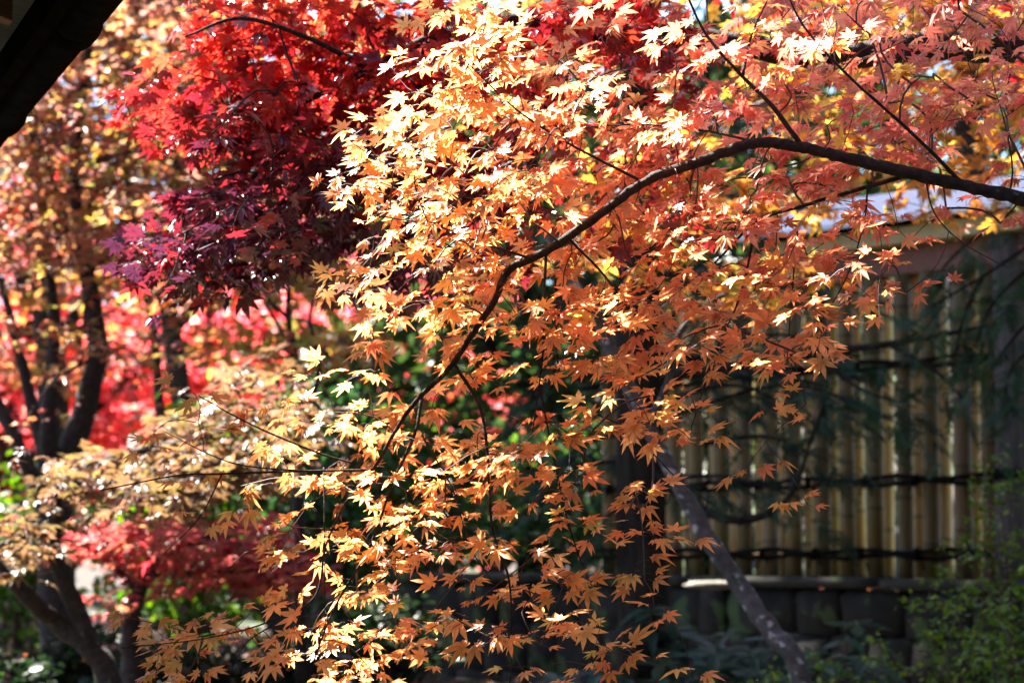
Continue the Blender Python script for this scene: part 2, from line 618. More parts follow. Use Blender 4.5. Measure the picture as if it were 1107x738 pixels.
# ------------------------------------------------------------------ stone wall, fence, post
CAPZ = 1.385


def wall_pt(a, s, z):
    """a metres along the wall line from its near right end, s metres behind it"""
    q = WA + wdir * a + wnor * s
    return np.array([q[0], q[1], z])


WL = float(np.linalg.norm(WB - WA))
wall = thing('stone_wall', 'low mossy retaining wall of dark stones with flat capping under the bamboo fence', 'wall', wall_pt(WL / 2, 0, gz(*(WA + wdir * WL / 2))))
g = Geo()


def rock(g, c, r, seed, ax=None, ex=0.62, rough=0.07):
    """squarish worn stone"""
    rr = np.random.default_rng(seed)
    nu, nv = 12, 8
    vs = []
    for j in range(nv + 1):
        th = math.pi * j / nv
        for i in range(nu):
            ph = 2 * math.pi * i / nu
            d = np.array([math.sin(th) * math.cos(ph), math.sin(th) * math.sin(ph), math.cos(th)])
            d = np.sign(d) * np.abs(d) ** ex
            vs.append(d * (1 + rough * rr.normal()))
    vs = np.array(vs) * np.asarray(r)
    if ax is not None:
        vs = np.stack([vs[:, 0] * ax[0] - vs[:, 1] * ax[1], vs[:, 0] * ax[1] + vs[:, 1] * ax[0], vs[:, 2]], axis=1)
    fs = []
    for j in range(nv):
        for i in range(nu):
            k = (i + 1) % nu
            fs.append([j * nu + i, (j + 1) * nu + i, (j + 1) * nu + k, j * nu + k])
    g.add(vs + np.asarray(c), fs)


k = 0
zr = CAPZ - 0.055
for row, h in enumerate((0.19, 0.22, 0.20, 0.22)):
    a = -0.1 * row
    while a < WL:
        w = rng.uniform(0.14, 0.40)
        hh = h * rng.uniform(0.96, 1.10)
        rock(g, wall_pt(a + w / 2, 0.03 + rng.normal() * 0.012 - 0.02 * row, zr - h / 2), (w / 2 * 1.05, 0.13, hh / 2 * 1.06), k, wdir, ex=0.30, rough=0.05)
        k += 1
        a += w
    zr -= h
g.build('stones', M_stone, wall, smooth=True, cols=False)
g = Geo()
a = -0.1
while a < WL:
    w = rng.uniform(0.6, 1.1)
    rock(g, wall_pt(a + w / 2, 0.05, CAPZ - 0.022 + rng.normal() * 0.003), (w / 2 * 1.0, 0.17, 0.024), int(a * 100) + 3000, wdir, ex=0.25, rough=0.015)
    a += w
g.build('capping', M_cap, wall, smooth=True, cols=False)

# fence
F_OFF = 0.06
a_post = 2.15


def a_at(px):
    """distance along the fence line at a photo column"""
    t = (px - 553.5) / FPX / (cp)          # x = t*y roughly
    o2 = WA + wnor * F_OFF
    return (t * o2[1] - o2[0]) / (wdir[0] - t * wdir[1])


A0, A1 = a_at(1080), a_at(640)
fence = thing('bamboo_fence', 'bamboo pole fence tied with black rope standing on the stone wall', 'fence', wall_pt((A0 + A1) / 2, F_OFF, CAPZ))
FH = 1.28


def bamboo(p, r, h, seed, lean=0.0):
    rr = np.random.default_rng(seed)
    zs, rs, cs = [], [], []
    z = 0.0
    nxt = rr.uniform(0.08, 0.30)
    tint = np.array([1, 1, 1.0]) * rr.uniform(0.75, 1.15) * np.array([1, rr.uniform(0.93, 1.03), rr.uniform(0.8, 1.1)])
    while z < h:
        zs += [z]; rs += [r]; cs += [tint]
        if nxt < h:
            for dz, kr, kc in ((-0.012, 1.0, 1.0), (-0.004, 1.05, 0.9), (0.0, 0.97, 0.32), (0.004, 1.08, 0.6), (0.014, 1.0, 0.95)):
                zs.append(nxt + dz); rs.append(r * kr); cs.append(tint * kc)
        z = nxt + 0.03
        nxt += rr.uniform(0.22, 0.34)
    zs.append(h); rs.append(r); cs.append(tint)
    g = Geo()
    o_ = np.argsort(zs)
    pts = np.array([p + np.array([lean * zs[i], 0, zs[i]]) for i in o_])
    sides = 12
    g.tube(pts, np.array(rs)[o_], sides, c=np.repeat(np.array(cs)[o_], sides, axis=0))
    return g


pitch = 0.148
a = A0 + 0.02
kk = 0
while a < A1:
    r1 = rng.uniform(0.032, 0.039)
    bamboo(wall_pt(a + rng.normal() * 0.005, F_OFF - 0.035, CAPZ), r1, FH - 0.02, kk).build('bamboo_pole', M_shade_bamboo, fence, smooth=True)
    bamboo(wall_pt(a + rng.normal() * 0.008, F_OFF + 0.055, CAPZ), rng.uniform(0.025, 0.031), FH - 0.02, kk + 200, rng.normal() * 0.004).build('bamboo_pole', M_lit_bamboo, fence, smooth=True)
    kk += 1
    a += pitch * rng.uniform(0.93, 1.08)
for hz in (0.10, 0.40, 0.88):
    g = Geo()
    for j, (s_, dz) in enumerate(((0.004, 0.012), (0.006, -0.010))):
        aa = np.linspace(A0, A1, 60)
        pts = np.array([wall_pt(x, F_OFF - 0.075 + s_ * math.sin(x * 19 + j * 3), CAPZ + hz + dz + 0.008 * math.sin(x * 13 + j * 2 + hz * 9)) for x in aa])
        g.tube(pts, 0.010, 6, wob=0.12)
    rail = g.build('rail', M_rope, fence, smooth=True, cols=False)
    g2 = Geo()
    g2.tube([wall_pt(A0, F_OFF + 0.012, CAPZ + hz), wall_pt(A1, F_OFF + 0.012, CAPZ + hz)], 0.013, 8)
    g2.build('inner_rail', M_shade_bamboo, fence, smooth=True)
    a = A0 + 0.07
    while a < A1:
        g3 = Geo()
        c = wall_pt(a, F_OFF - 0.083, CAPZ + hz)
        for t in range(3):
            th = np.linspace(0, 2 * math.pi, 9)
            g3.tube([c + np.array([(t - 1) * 0.008, 0, 0]) + 0.024 * np.array([0.2 * math.sin(q), 0.9 * math.cos(q), math.sin(q)]) for q in th], 0.0045, 5)
        for s_ in (-1, 1):
            g3.tube([c, c + np.array([s_ * 0.016, -0.02, -0.02]), c + np.array([s_ * 0.024 + rng.normal() * 0.005, -0.022, -0.06 + rng.normal() * 0.01])], 0.0042, 5)
        kn = g3.build('knot', M_rope, rail, smooth=True, cols=False)
        kn.location = tuple(-np.array(fence.location) + np.array(rail.parent.location) * 0) if False else (0, 0, 0)
        for vtx in ():
            pass
        kn.data.transform(Matrix.Translation(-Vector(fence.location)))
        a += pitch * rng.uniform(1.7, 2.2)

post = thing('fence_post', 'thick grey weathered timber post at the right end of the bamboo fence', 'post', wall_pt(A0 - 0.075, F_OFF, CAPZ))
g = Geo()
for w_, z0, z1 in ((0.068, 0, 1.5),):
    pts = [wall_pt(A0 - 0.075, F_OFF - 0.02, CAPZ + z) for z in np.linspace(0, 1.45, 8)]
    g.tube(pts, [0.080, 0.074, 0.072, 0.071, 0.070, 0.069, 0.068, 0.067], 14, wob=0.03)
g.build('shaft', M_post, post, smooth=True, cols=False)
g = Geo()
for q in range(4):
    th = np.linspace(0, 2 * math.pi, 17)
    c = wall_pt(A0 - 0.075, F_OFF - 0.02, CAPZ + 0.40 + q * 0.012)
    g.tube([c + 0.078 * np.array([math.cos(t), math.sin(t), 0.1 * math.sin(t)]) for t in th], 0.006, 6)
g.tube([wall_pt(A0 - 0.1, F_OFF - 0.105, CAPZ + 0.42), wall_pt(A0 - 0.12, F_OFF - 0.12, CAPZ + 0.40), wall_pt(A0 - 0.12, F_OFF - 0.12, CAPZ + 0.34)], 0.006, 6)
g.build('rope_binding', M_rope, post, smooth=True, cols=False)

# small roof over the fence
roof = thing('fence_roof', 'narrow pale metal roof on cream and red brown beams above the bamboo fence', 'roof', wall_pt(A0 + 0.4, F_OFF, CAPZ + FH))
ang = math.atan2(wdir[1], wdir[0])
rm = np.eye(4)
rm[:2, 0] = wdir; rm[:2, 1] = wnor; rm[:3, 3] = wall_pt(0, F_OFF, 0)
g = Geo(); g.box((A0 - 0.8, -0.045, CAPZ + FH - 0.02), (A0 + 1.15, 0.045, CAPZ + FH + 0.09), m=rm); g.build('beam', M_redwood, roof, cols=False)
g = Geo(); g.box((A0 - 0.8, -0.14, CAPZ + FH + 0.093), (A0 + 1.15, 0.14, CAPZ + FH + 0.16), m=rm); g.build('eave_board', M_cream, roof, cols=False)
g = Geo(); g.box((A0 - 0.8, -0.17, CAPZ + FH + 0.163), (A0 + 1.15, 0.17, CAPZ + FH + 0.185), m=rm); g.build('fascia', M_rope, roof, cols=False)
g = Geo()
z0 = CAPZ + FH + 0.188
prof = [(-0.24, z0 - 0.02), (0.0, z0 + 0.12), (0.24, z0 - 0.02), (0.24, z0), (0.0, z0 + 0.145), (-0.24, z0)]
v = []
for x in (A0 - 0.85, A0 + 1.2):
    for (s_, z) in prof:
        q = rm @ np.array([x, s_, z, 1]); v.append(q[:3])
g.add(v, [[i, (i + 1) % 6, 6 + (i + 1) % 6, 6 + i] for i in range(6)] + [[0, 1, 4, 5], [1, 2, 3, 4], [6, 11, 10, 7], [7, 10, 9, 8]])
g.build('roof_sheet', M_roofmetal, roof, cols=False)

slab = thing('flat_stone', 'pale flat stone lying on the wall beside the leaning trunk', 'stone', P(775, 634, 9.9))
g = Geo(); rock(g, P(775, 632, 9.95) + np.array([0, 0, 0.0]), (0.13, 0.09, 0.018), 77, (0.98, -0.2)); g.build('slab', M_slab, slab, smooth=True, cols=False)

# ------------------------------------------------------------------ eave with gutter, top left
e0 = P(0, 124, 4.93); e1 = P(94, 0, 3.9)
gz_ = 2.40
ga = np.array([e0[0], e0[1], gz_]); gb = np.array([e1[0], e1[1], gz_])
gdir = unit(gb - ga); gin = np.array([gdir[1], -gdir[0], 0.0]); gin = gin if gin[0] < 0 else -gin
eave = thing('house_eave', 'dark underside of a house eave with a black round gutter in the upper left corner', 'eave', ga)
EL0, EL1 = ga - gdir * 0.05, ga + gdir * 7.5
g = Geo()
g.tube([ga - gdir * 0.5, EL1], 0.040, 20)
g.build('gutter', M_gutter, eave, smooth=True, cols=False)
for tt in (0.02, 0.93):
    g = Geo()
    c = ga + gdir * tt
    g.tube([c, c + gdir * 0.008, c + gdir * 0.05, c + gdir * 0.058], [0.042, 0.0475, 0.0475, 0.042], 20)
    g.build('gutter_collar', M_gutter, eave, smooth=True, cols=False)
g = Geo()
w0 = 0.075
def eave_box(d0, d1, s0, s1, z0, z1):
    v = []
    for d in (d0, d1):
        for s_, zz in ((s0, z0), (s1, z0 + (s1 - s0) * 0.35), (s1, z1 + (s1 - s0) * 0.35), (s0, z1)):
            v.append(ga + gdir * d + gin * s_ + np.array([0, 0, zz - gz_]))
    return v, [[0, 1, 2, 3], [4, 7, 6, 5], [0, 4, 5, 1], [1, 5, 6, 2], [2, 6, 7, 3], [3, 7, 4, 0]]
g.add(*eave_box(-0.5, 7.5, 0.05, 1.6, 2.43, 2.45)); g.build('soffit', M_soffit, eave, cols=False)
g = Geo(); g.add(*eave_box(-0.5, 7.5, 0.044, 0.066, 2.37, 2.427)); g.build('fascia', M_gutter, eave, cols=False)
g = Geo(); g.add(*eave_box(-0.5, 7.5, -0.03, 1.6, 2.455, 2.50)); g.build('roof_covering', M_gutter, eave, cols=False)
for d in np.arange(-0.3, 7.4, 0.42):
    g = Geo(); g.add(*eave_box(d, d + 0.045, 0.11, 1.6, 2.385, 2.43)); g.build('rafter', M_rafter, eave, cols=False)

# the house itself, beside and behind the camera
g = Geo()
for d0, d1 in ((-0.5, 7.5),):
    v = []
    for d in (d0, d1):
        for s_ in (1.45, 1.6):
            q = ga + gdir * d + gin * s_
            v += [[q[0], q[1], -0.1], [q[0], q[1], 2.9]]
    g.add(v, [[0, 1, 3, 2], [4, 6, 7, 5], [0, 4, 5, 1], [2, 3, 7, 6], [0, 2, 6, 4], [1, 5, 7, 3]])
g.build('wall', M_rafter, eave, cols=False)
# ------------------------------------------------------------------ the orange maple in front
def fg_depth(px, py):
    return 4.0 + 0.15 * (1 - smooth(300, 700, px)) - 0.05 * smooth(800, 1107, px)


def fp(px, py, dd=0.0):
    return P(px, py, fg_depth(px, py) + dd)


base = np.array([2.55, 4.3, float(gz(2.55, 4.3))])
T = Tree()
T.limb([base + np.array([0, 0, -0.1]), base + np.array([-0.05, 0, 0.6]), base + np.array([-0.22, -0.1, 1.25]), base + np.array([-0.4, -0.1, 1.75]), base + np.array([-0.5, 0.1, 2.5]), base + np.array([-0.3, 0.3, 3.3])],
       [0.10, 0.08, 0.07, 0.055, 0.04, 0.02])
T.limb([base + np.array([-0.25, -0.1, 1.30]), P(1330, 262, 4.05), P(1200, 238, 3.98), fp(1107, 216), fp(1040, 200), fp(965, 183), fp(895, 166), fp(860, 158), fp(815, 155), fp(760, 174), fp(700, 195), fp(640, 238), fp(590, 272), fp(550, 292),
        fp(535, 325), fp(510, 362), fp(488, 395), fp(455, 428), fp(432, 458), fp(405, 505), fp(372, 545)],
       [0.021, 0.016, 0.0135, 0.0118, 0.0111, 0.0106, 0.0100, 0.0097, 0.0092, 0.0088, 0.0080, 0.0076, 0.0075, 0.007, 0.0058, 0.0052, 0.0048, 0.0042, 0.0034, 0.0026, 0.0018], per=9, sides=12, wob=0.075)
sub = [
    ([(815, 153, 0), (765, 142, .05), (700, 135, .1), (640, 137, .15), (590, 142, .2)], .0022),
    ([(690, 194, 0), (620, 158, -.05), (560, 120, -.1), (505, 68, -.12)], .0026),
    ([(866, 157, 0), (835, 115, .0), (803, 83, .0), (765, 40, -.05), (740, -10, -.05)], .0046),
    ([(803, 82, 0), (812, 40, .03), (832, -5, .05)], .0030),
    ([(1038, 196, 0), (985, 143, -.05), (920, 85, -.1), (870, 30, -.1), (845, -20, -.1)], .0034),
    ([(985, 188, 0), (935, 203, .05), (870, 222, .08), (818, 240, .1), (772, 285, .15)], .0044),
    ([(938, 201, .02), (934, 240, .0), (915, 300, -.02), (880, 360, -.04)], .0020),
    ([(862, 250, .1), (856, 320, .08), (850, 400, .08)], .0018),
    ([(818, 240, .1), (800, 320, .12), (772, 385, .15), (745, 470, .2)], .0024),
    ([(1000, 190, 0), (1010, 230, -.05), (1040, 262, -.1), (1090, 290, -.15)], .0018),
    ([(590, 275, 0), (588, 330, -.04), (587, 380, -.05), (583, 415, -.05), (575, 470, -.04)], .0028),
    ([(615, 258, 0), (655, 300, .06), (690, 350, .1), (720, 400, .12)], .0024),
    ([(575, 280, 0), (520, 262, -.05), (470, 244, -.08), (392, 231, -.1)], .0024),
    ([(492, 395, 0), (518, 438, .0), (527, 490, -.02), (532, 570, -.04), (550, 625, -.04), (553, 690, -.04), (550, 760, -.04)], .0032),
    ([(456, 428, 0), (448, 470, -.03), (425, 520, -.05), (400, 590, -.06), (360, 660, -.08), (330, 740, -.1)], .0034),
    ([(456, 470, -.02), (490, 530, -.05), (508, 590, -.08), (540, 640, -.1)], .0018),
    ([(404, 508, 0), (330, 509, -.05), (240, 512, -.08), (190, 514, -.1), (108, 530, -.12)], .0024),
    ([(380, 500, -.02), (340, 488, -.08), (270, 458, -.12), (215, 428, -.14)], .0022),
    ([(330, 509, -.05), (250, 500, -.1), (175, 465, -.14)], .0016),
    ([(372, 545, 0), (352, 590, -.04), (340, 645, -.06), (290, 672, -.08), (220, 690, -.1), (130, 700, -.12)], .0022),
    ([(350, 505, -.03), (351, 600, -.1), (352, 760, -.12)], .0014),
    ([(600, 300, 0), (610, 420, .1), (680, 465, .14), (730, 515, .18), (770, 545, .2)], .0020),
    ([(583, 415, -.05), (605, 525, .0), (622, 590, .03), (645, 645, .05)], .0020),
    ([(300, 672, -.08), (262, 700, -.1), (238, 760, -.1)], .0014),
    ([(240, 512, -.08), (215, 560, -.1), (175, 600, -.12)], .0013),
]
for pts, r0 in sub:
    T.limb([fp(a, b, c) for a, b, c in pts], np.linspace(r0, r0 * 0.4, len(pts)), per=5, sides=6, wob=0.05)

grid = [
    "0000000015743446678999",
    "0000000037888777678999",
    "0000000389999988888998",
    "0000000599998888777765",
    "0000000688888877775332",
    "0000000488778888776211",
    "0000000677777777775300",
    "0000000356566767762000",
    "0001343534555655530000",
    "0012344566666653100000",
    "0011224867666641220000",
    "0001224787654420000000",
    "0000235765555300000000",
    "0134556665545410000000",
    "0024566664144410000000"]
LIMB = np.array([(1107, 216), (1040, 200), (965, 183), (895, 166), (860, 158), (815, 155), (760, 174), (700, 195), (640, 238), (590, 272), (550, 292),
                 (535, 325), (510, 362), (488, 395), (455, 428)], dtype=float)


def limb_dist(px, py):
    a, b = LIMB[:-1], LIMB[1:]
    p = np.array([px, py])
    t = np.clip(np.sum((p - a) * (b - a), axis=1) / np.sum((b - a) ** 2, axis=1), 0, 1)
    return np.min(np.linalg.norm(a + (b - a) * t[:, None] - p, axis=1))


pts = []
for r_, row in enumerate(grid):
    for c_, ch in enumerate(row):
        l = int(ch)
        if not l:
            continue
        nl = (l / 9.0) ** 1.55 * 30 * (0.80 if r_ >= 8 else 0.95)
        nc = nl / 4.6
        nc = int(nc) + (rng.random() < nc % 1)
        for _ in range(nc):
            px, py = (c_ + rng.random()) * 50, (r_ + rng.random()) * 50
            dense = smooth(250, 50, py) * smooth(450, 800, px)
            dd = rng.normal() * 0.13 + dense * rng.uniform(-0.1, 0.7)
            if limb_dist(px, py) < 42:
                dd = abs(dd) + 0.07
            pts.append(fp(px, py, dd))
# the crown goes on beyond the frame
for _ in range(70):
    px, py = rng.uniform(850, 1700), rng.uniform(-300, 0)
    pts.append(fp(px, py, rng.normal() * 0.3 + 0.2))
for _ in range(150):
    px, py = rng.uniform(1110, 1600), rng.uniform(-50, 330)
    pts.append(fp(px, py, rng.normal() * 0.3 + 0.1))
T.grow(pts, alpha=0.22, arch=0.10)
lp, lf, lu, ls, cid, pet = cluster_leaves(T, (3, 7), 0.066, 0.036, dz=0.2, face=(-0.28, 0.48, 0), tilt=0.27, droop=0.0, flip=0.33, wild=0.75)
X, Z = lp[:, 0], lp[:, 2]
tx = smooth(-0.15, 0.45, X) * smooth(1.7, 2.2, Z)      # this tree turns redder towards its upper right
ty = smooth(-0.1, -0.7, X) * smooth(2.0, 1.6, Z)     # and olive gold at its lower left tips
n = len(lp)
base_c = pal(n, [(5, (0.94, 0.39, 0.14)), (4, (0.94, 0.45, 0.16)), (1.6, (0.95, 0.54, 0.17)), (1.4, (0.92, 0.28, 0.12)), (0.3, (0.62, 0.52, 0.10))], 0.08)
coral = pal(n, [(5, (0.94, 0.26, 0.18)), (3, (0.95, 0.34, 0.20)), (0.9, (0.82, 0.55, 0.10)), (1.3, (0.92, 0.17, 0.12))], 0.08)
gold = pal(n, [(4, (0.80, 0.36, 0.12)), (3, (0.62, 0.36, 0.10)), (2, (0.88, 0.34, 0.12))], 0.1)
cols = base_c * (1 - tx)[:, None] + coral * tx[:, None]
cols = cols * (1 - ty)[:, None] + gold * ty[:, None]
cc = 1 + 0.10 * rng.normal(size=cid.max() + 1)
cols = cols * cc[cid][:, None]
maple = thing('maple_tree', 'orange leaved maple whose dark arching branch sweeps across the foreground', 'maple tree', base)
T.build(maple, M_bark, M_twig, r_tip=0.0008, power=0.40, extra=pet, trunk_count=1)
leaf_mesh('crown', M_leaf, maple, lp, lf, lu, ls, cols, HI)
print('orange leaves', n)


# ------------------------------------------------------------------ generic background tree
def make_tree(name, label, cat, limbs, blobs, leaf, mat, palette, bark=M_bark, twig=M_bark, r_tip=0.003, k=(4, 8), group=None, temps=LO, scale=None,
              face=(-0.15, 0.25, 0), tilt=0.5, droop=0.25, trunks=1, jitter=0.15, power=0.42, alpha=0.2, arch=0.08, crown='crown'):
    b = np.array(limbs[0][0][0], dtype=float)
    t = Tree()
    for q in limbs:
        t.limb(q[0], q[1], per=5, sides=9)
    tg = np.concatenate([np.asarray(x) for x in blobs])
    t.grow(tg, alpha=alpha, arch=arch, seg=4)
    lp, lf, lu, ls, cid, pet = cluster_leaves(t, k, scale or leaf * 1.4, leaf, face=face, tilt=tilt, droop=droop, petiole=False, spread=1.2)
    root = thing(name, label, cat, b, group)
    t.build(root, bark, twig, r_tip=r_tip, power=power, twig_sides=4, trunk_count=trunks)
    cols = palette(lp, cid) if callable(palette) else pal(len(lp), palette, jitter)
    cc = 1 + 0.12 * rng.normal(size=cid.max() + 1)
    leaf_mesh(crown, mat, root, lp, lf, lu, ls, cols * cc[cid][:, None], temps)
    return root


def G(x, y, dz=-0.05):
    return np.array([x, y, float(gz(x, y)) + dz])


def pxpts(n, poly_cells, Y, sy):
    """cluster points over boxes (x0,y0,x1,y1,weight) at depth Y with spread sy"""
    w = np.array([(c[2] - c[0]) * (c[3] - c[1]) * c[4] for c in poly_cells], dtype=float); w /= w.sum()
    out = []
    for i in rng.choice(len(poly_cells), n, p=w):
        c = poly_cells[i]
        out.append(P(rng.uniform(c[0], c[2]), rng.uniform(c[1], c[3]), Y + rng.normal() * sy))
    return np.array(out)


# red maple behind the orange one
def red_cols(lp, cid):
    n = len(lp)
    a = pal(n, [(5, (0.55, 0.022, 0.016)), (3, (0.28, 0.012, 0.022)), (2.5, (0.80, 0.07, 0.03))], 0.15)
    b = pal(n, [(4, (0.085, 0.016, 0.045)), (2, (0.17, 0.016, 0.03)), (1, (0.5, 0.02, 0.02))], 0.15)  # purple sky sheen put into the colour of the low leaves
    c = pal(n, [(4, (0.92, 0.11, 0.05)), (2, (0.9, 0.18, 0.06))], 0.08)  # sunlit scarlet put into the colour of the upper left leaves
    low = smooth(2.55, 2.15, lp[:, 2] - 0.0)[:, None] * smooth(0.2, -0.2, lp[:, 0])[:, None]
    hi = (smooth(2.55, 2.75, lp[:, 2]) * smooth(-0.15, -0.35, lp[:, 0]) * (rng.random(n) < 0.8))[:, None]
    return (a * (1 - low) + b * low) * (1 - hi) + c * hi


rb = G(3.3, 6.2)
red_l = [
    ([rb, rb + np.array([-.1, 0, .9]), rb + np.array([-.25, -.05, 1.6]), rb + np.array([-.2, 0, 2.4]), rb + np.array([0, .2, 3.3])], [.13, .11, .09, .06, .03]),
    ([rb + np.array([-.25, -.05, 1.6]), P(1250, 30, 5.6), P(1107, 52, 5.3), P(1000, 50, 5.2), P(900, 62, 5.15), P(820, 52, 5.1), P(730, 38, 5.1), P(640, 35, 5.0), P(560, 22, 5.0), P(470, 40, 5.0), P(400, 75, 4.95), P(330, 110, 4.95)],
     [.06, .045, .036, .032, .029, .026, .022, .018, .015, .012, .009, .006]),
    ([P(560, 22, 5.0), P(500, 80, 5.1), P(430, 140, 5.15), P(330, 136, 5.1), P(240, 128, 5.1), P(170, 118, 5.1)], [.010, .008, .006, .005, .004, .002]),
    ([P(430, 140, 5.15), P(360, 190, 5.2), P(290, 230, 5.25), P(220, 260, 5.3), P(165, 290, 5.3)], [.007, .006, .005, .004, .002]),
    ([P(400, 75, 4.95), P(330, 40, 4.8), P(260, 20, 4.6), P(200, 40, 4.5)], [.007, .005, .004, .002]),
    ([P(640, 35, 5.0), P(600, 110, 5.1), P(560, 200, 5.1), P(500, 250, 5.1)], [.008, .006, .004, .002]),
]
red_cells = [(130, 95, 200, 145, .8), (160, 60, 260, 160, .5), (200, 0, 420, 60, 1.1), (210, 60, 440, 160, 1.25), (230, 160, 440, 210, 1.2), (190, 200, 400, 260, 1.1), (140, 240, 330, 300, .9), (150, 270, 250, 330, .6),
             (440, 0, 720, 60, 1.3), (440, 60, 620, 140, 1.1), (420, 140, 560, 300, .8), (560, 140, 760, 260, .35), (720, 0, 900, 60, .25), (640, 60, 760, 120, .4), (330, 240, 420, 280, .8), (370, 280, 450, 330, .7)]
make_tree('red_maple', 'crimson red maple with a purple sky sheen painted on its glossy leaves spreading behind the orange branch', 'maple tree', red_l,
          [pxpts(860, red_cells, 5.1, .22), pxpts(260, [(200, -300, 1300, 0, 1), (1107, -100, 1300, 200, .5)], 5.3, .4)],
          .043, M_red, red_cols, r_tip=.0010, temps=MID, k=(4, 7), face=(-.15, .25, 0), tilt=.45)
make_tree  # noqa

# near spray of larger scarlet leaves belongs to the red maple's closest bough (built above at 4.5 m)

# ------------------------------------------------------------------ left background maples
A_l = [
    ([G(-1.85, 10.0), P(60, 560, 10), P(72, 500, 10), P(92, 440, 10), P(106, 375, 10), P(98, 320, 10), P(90, 270, 10), P(80, 180, 10), P(95, 60, 10), P(110, -60, 10)], [.085, .075, .060, .050, .042, .036, .030, .025, .018, .010]),
    ([P(72, 500, 10), P(52, 480, 9.9), P(54, 420, 9.9), P(58, 360, 9.9), P(50, 250, 9.8), P(30, 120, 9.8)], [.040, .036, .030, .026, .018, .010]),
    ([P(60, 560, 10), P(46, 480, 10.1), P(30, 420, 10.1), P(18, 370, 10.1), P(0, 300, 10.1)], [.045, .034, .026, .022, .014]),
    ([P(60, 570, 10), P(28, 500, 9.8), P(-5, 430, 9.8), P(-60, 330, 9.8)], [.040, .030, .026, .016]),
    ([P(80, 180, 10), P(140, 165, 9.8), P(200, 162, 9.7), P(260, 150, 9.6)], [.016, .013, .010, .006]),
    ([P(90, 230, 10), P(150, 130, 9.9), P(130, 60, 9.9), P(150, 0, 9.9)], [.014, .011, .009, .006]),
]


def a_cols(lp, cid):
    n = len(lp)
    a = pal(n, [(4, (0.44, 0.16, 0.08)), (1.6, (0.42, 0.26, 0.07)), (3.6, (0.36, 0.18, 0.16)), (1.2, (0.6, 0.14, 0.11)), (1.2, (0.30, 0.28, 0.07))], .15)
    hi = smooth(3.2, 3.9, lp[:, 2])[:, None]
    b = pal(n, [(4, (0.50, 0.18, 0.08)), (2.5, (0.38, 0.19, 0.17)), (.8, (0.5, 0.3, 0.07))], .15)
    return a * (1 - hi) + b * hi


make_tree('multi_stem_maple', 'orange and gold maple with several slim dark stems at the left edge', 'maple tree', A_l,
          [pxpts(980, [(-60, -60, 260, 120, 1.1), (-60, 120, 280, 290, 1.25), (-60, 290, 230, 400, .25), (0, 400, 180, 470, .08), (230, 60, 330, 300, .5)], 9.75, .5), pxpts(120, [(-400, -200, 300, 0, 1)], 10, .7)],
          .050, M_far, a_cols, r_tip=.0016, temps=LO, k=(6, 11), trunks=1, scale=.11, tilt=.3, face=(-.2, .2, 0))

B_l = [
    ([G(-.95, 13), P(200, 560, 13), P(203, 480, 13), P(196, 430, 13), P(186, 360, 13), P(180, 300, 13), P(190, 200, 13), P(180, 60, 13)], [.10, .085, .065, .060, .055, .045, .03, .015]),
    ([P(203, 480, 13), P(175, 450, 13.1), P(170, 400, 13.1), P(160, 330, 13.1), P(130, 250, 13.2)], [.035, .03, .026, .02, .01]),
    ([P(186, 360, 13), P(240, 300, 13.1), P(300, 250, 13.2)], [.03, .02, .01]),
]
make_tree('golden_maple', 'yellow orange maple with a leaning dark trunk in the middle distance on the left', 'maple tree', B_l,
          [pxpts(420, [(40, 310, 250, 420, .22), (60, 100, 380, 320, 1), (100, -40, 420, 100, .9), (230, 350, 420, 420, .5)], 13.2, .7)],
          .085, M_far, [(3, (0.50, 0.32, 0.07)), (3, (0.48, 0.20, 0.08)), (2, (0.40, 0.27, 0.22)), (1.5, (0.35, 0.30, 0.08)), (1, (0.6, 0.1, 0.07))], r_tip=.002, k=(6, 10), scale=.14, tilt=.35)

# the brilliant pink red maples further back in full sun
pink = [(5, (0.95, 0.17, 0.21)), (3, (0.95, 0.25, 0.22)), (1.2, (0.75, 0.03, 0.04)), (0.8, (0.95, 0.35, 0.10))]
for i, (px, Y, lab) in enumerate([(20, 17.0, 'scarlet sunlit maple behind the slim stems at the far left'),
                                  (215, 18.2, 'scarlet sunlit maple behind the leaning dark trunk left of centre'),
                                  (400, 19.5, 'scarlet sunlit maple glowing through the gap beside the orange branch')]):
    x = (px - 553.5) / FPX * Y
    b = G(x, Y)
    make_tree('scarlet_maple', lab, 'maple tree',
              [([b, b + np.array([.05, 0, .7]), b + np.array([-.1, 0, 1.5]), b + np.array([.1, 0, 2.6]), b + np.array([0, 0, 3.4])], [.13, .11, .09, .05, .02]),
               ([b + np.array([-.05, 0, 1.1]), b + np.array([-.7, .1, 1.7]), b + np.array([-1.3, 0, 2.2])], [.06, .04, .02]),
               ([b + np.array([-.05, 0, 1.2]), b + np.array([.7, -.1, 1.8]), b + np.array([1.2, 0, 2.4])], [.06, .04, .02])],
              [blob_points(520, b + np.array([0, 0, 1.9]), (1.55, 1.0, 1.45), layers=7, flat=.35)],
              .10, M_far, pink, r_tip=.003, k=(7, 12), scale=.17, tilt=.45, group='scarlet maples in the sunny background')

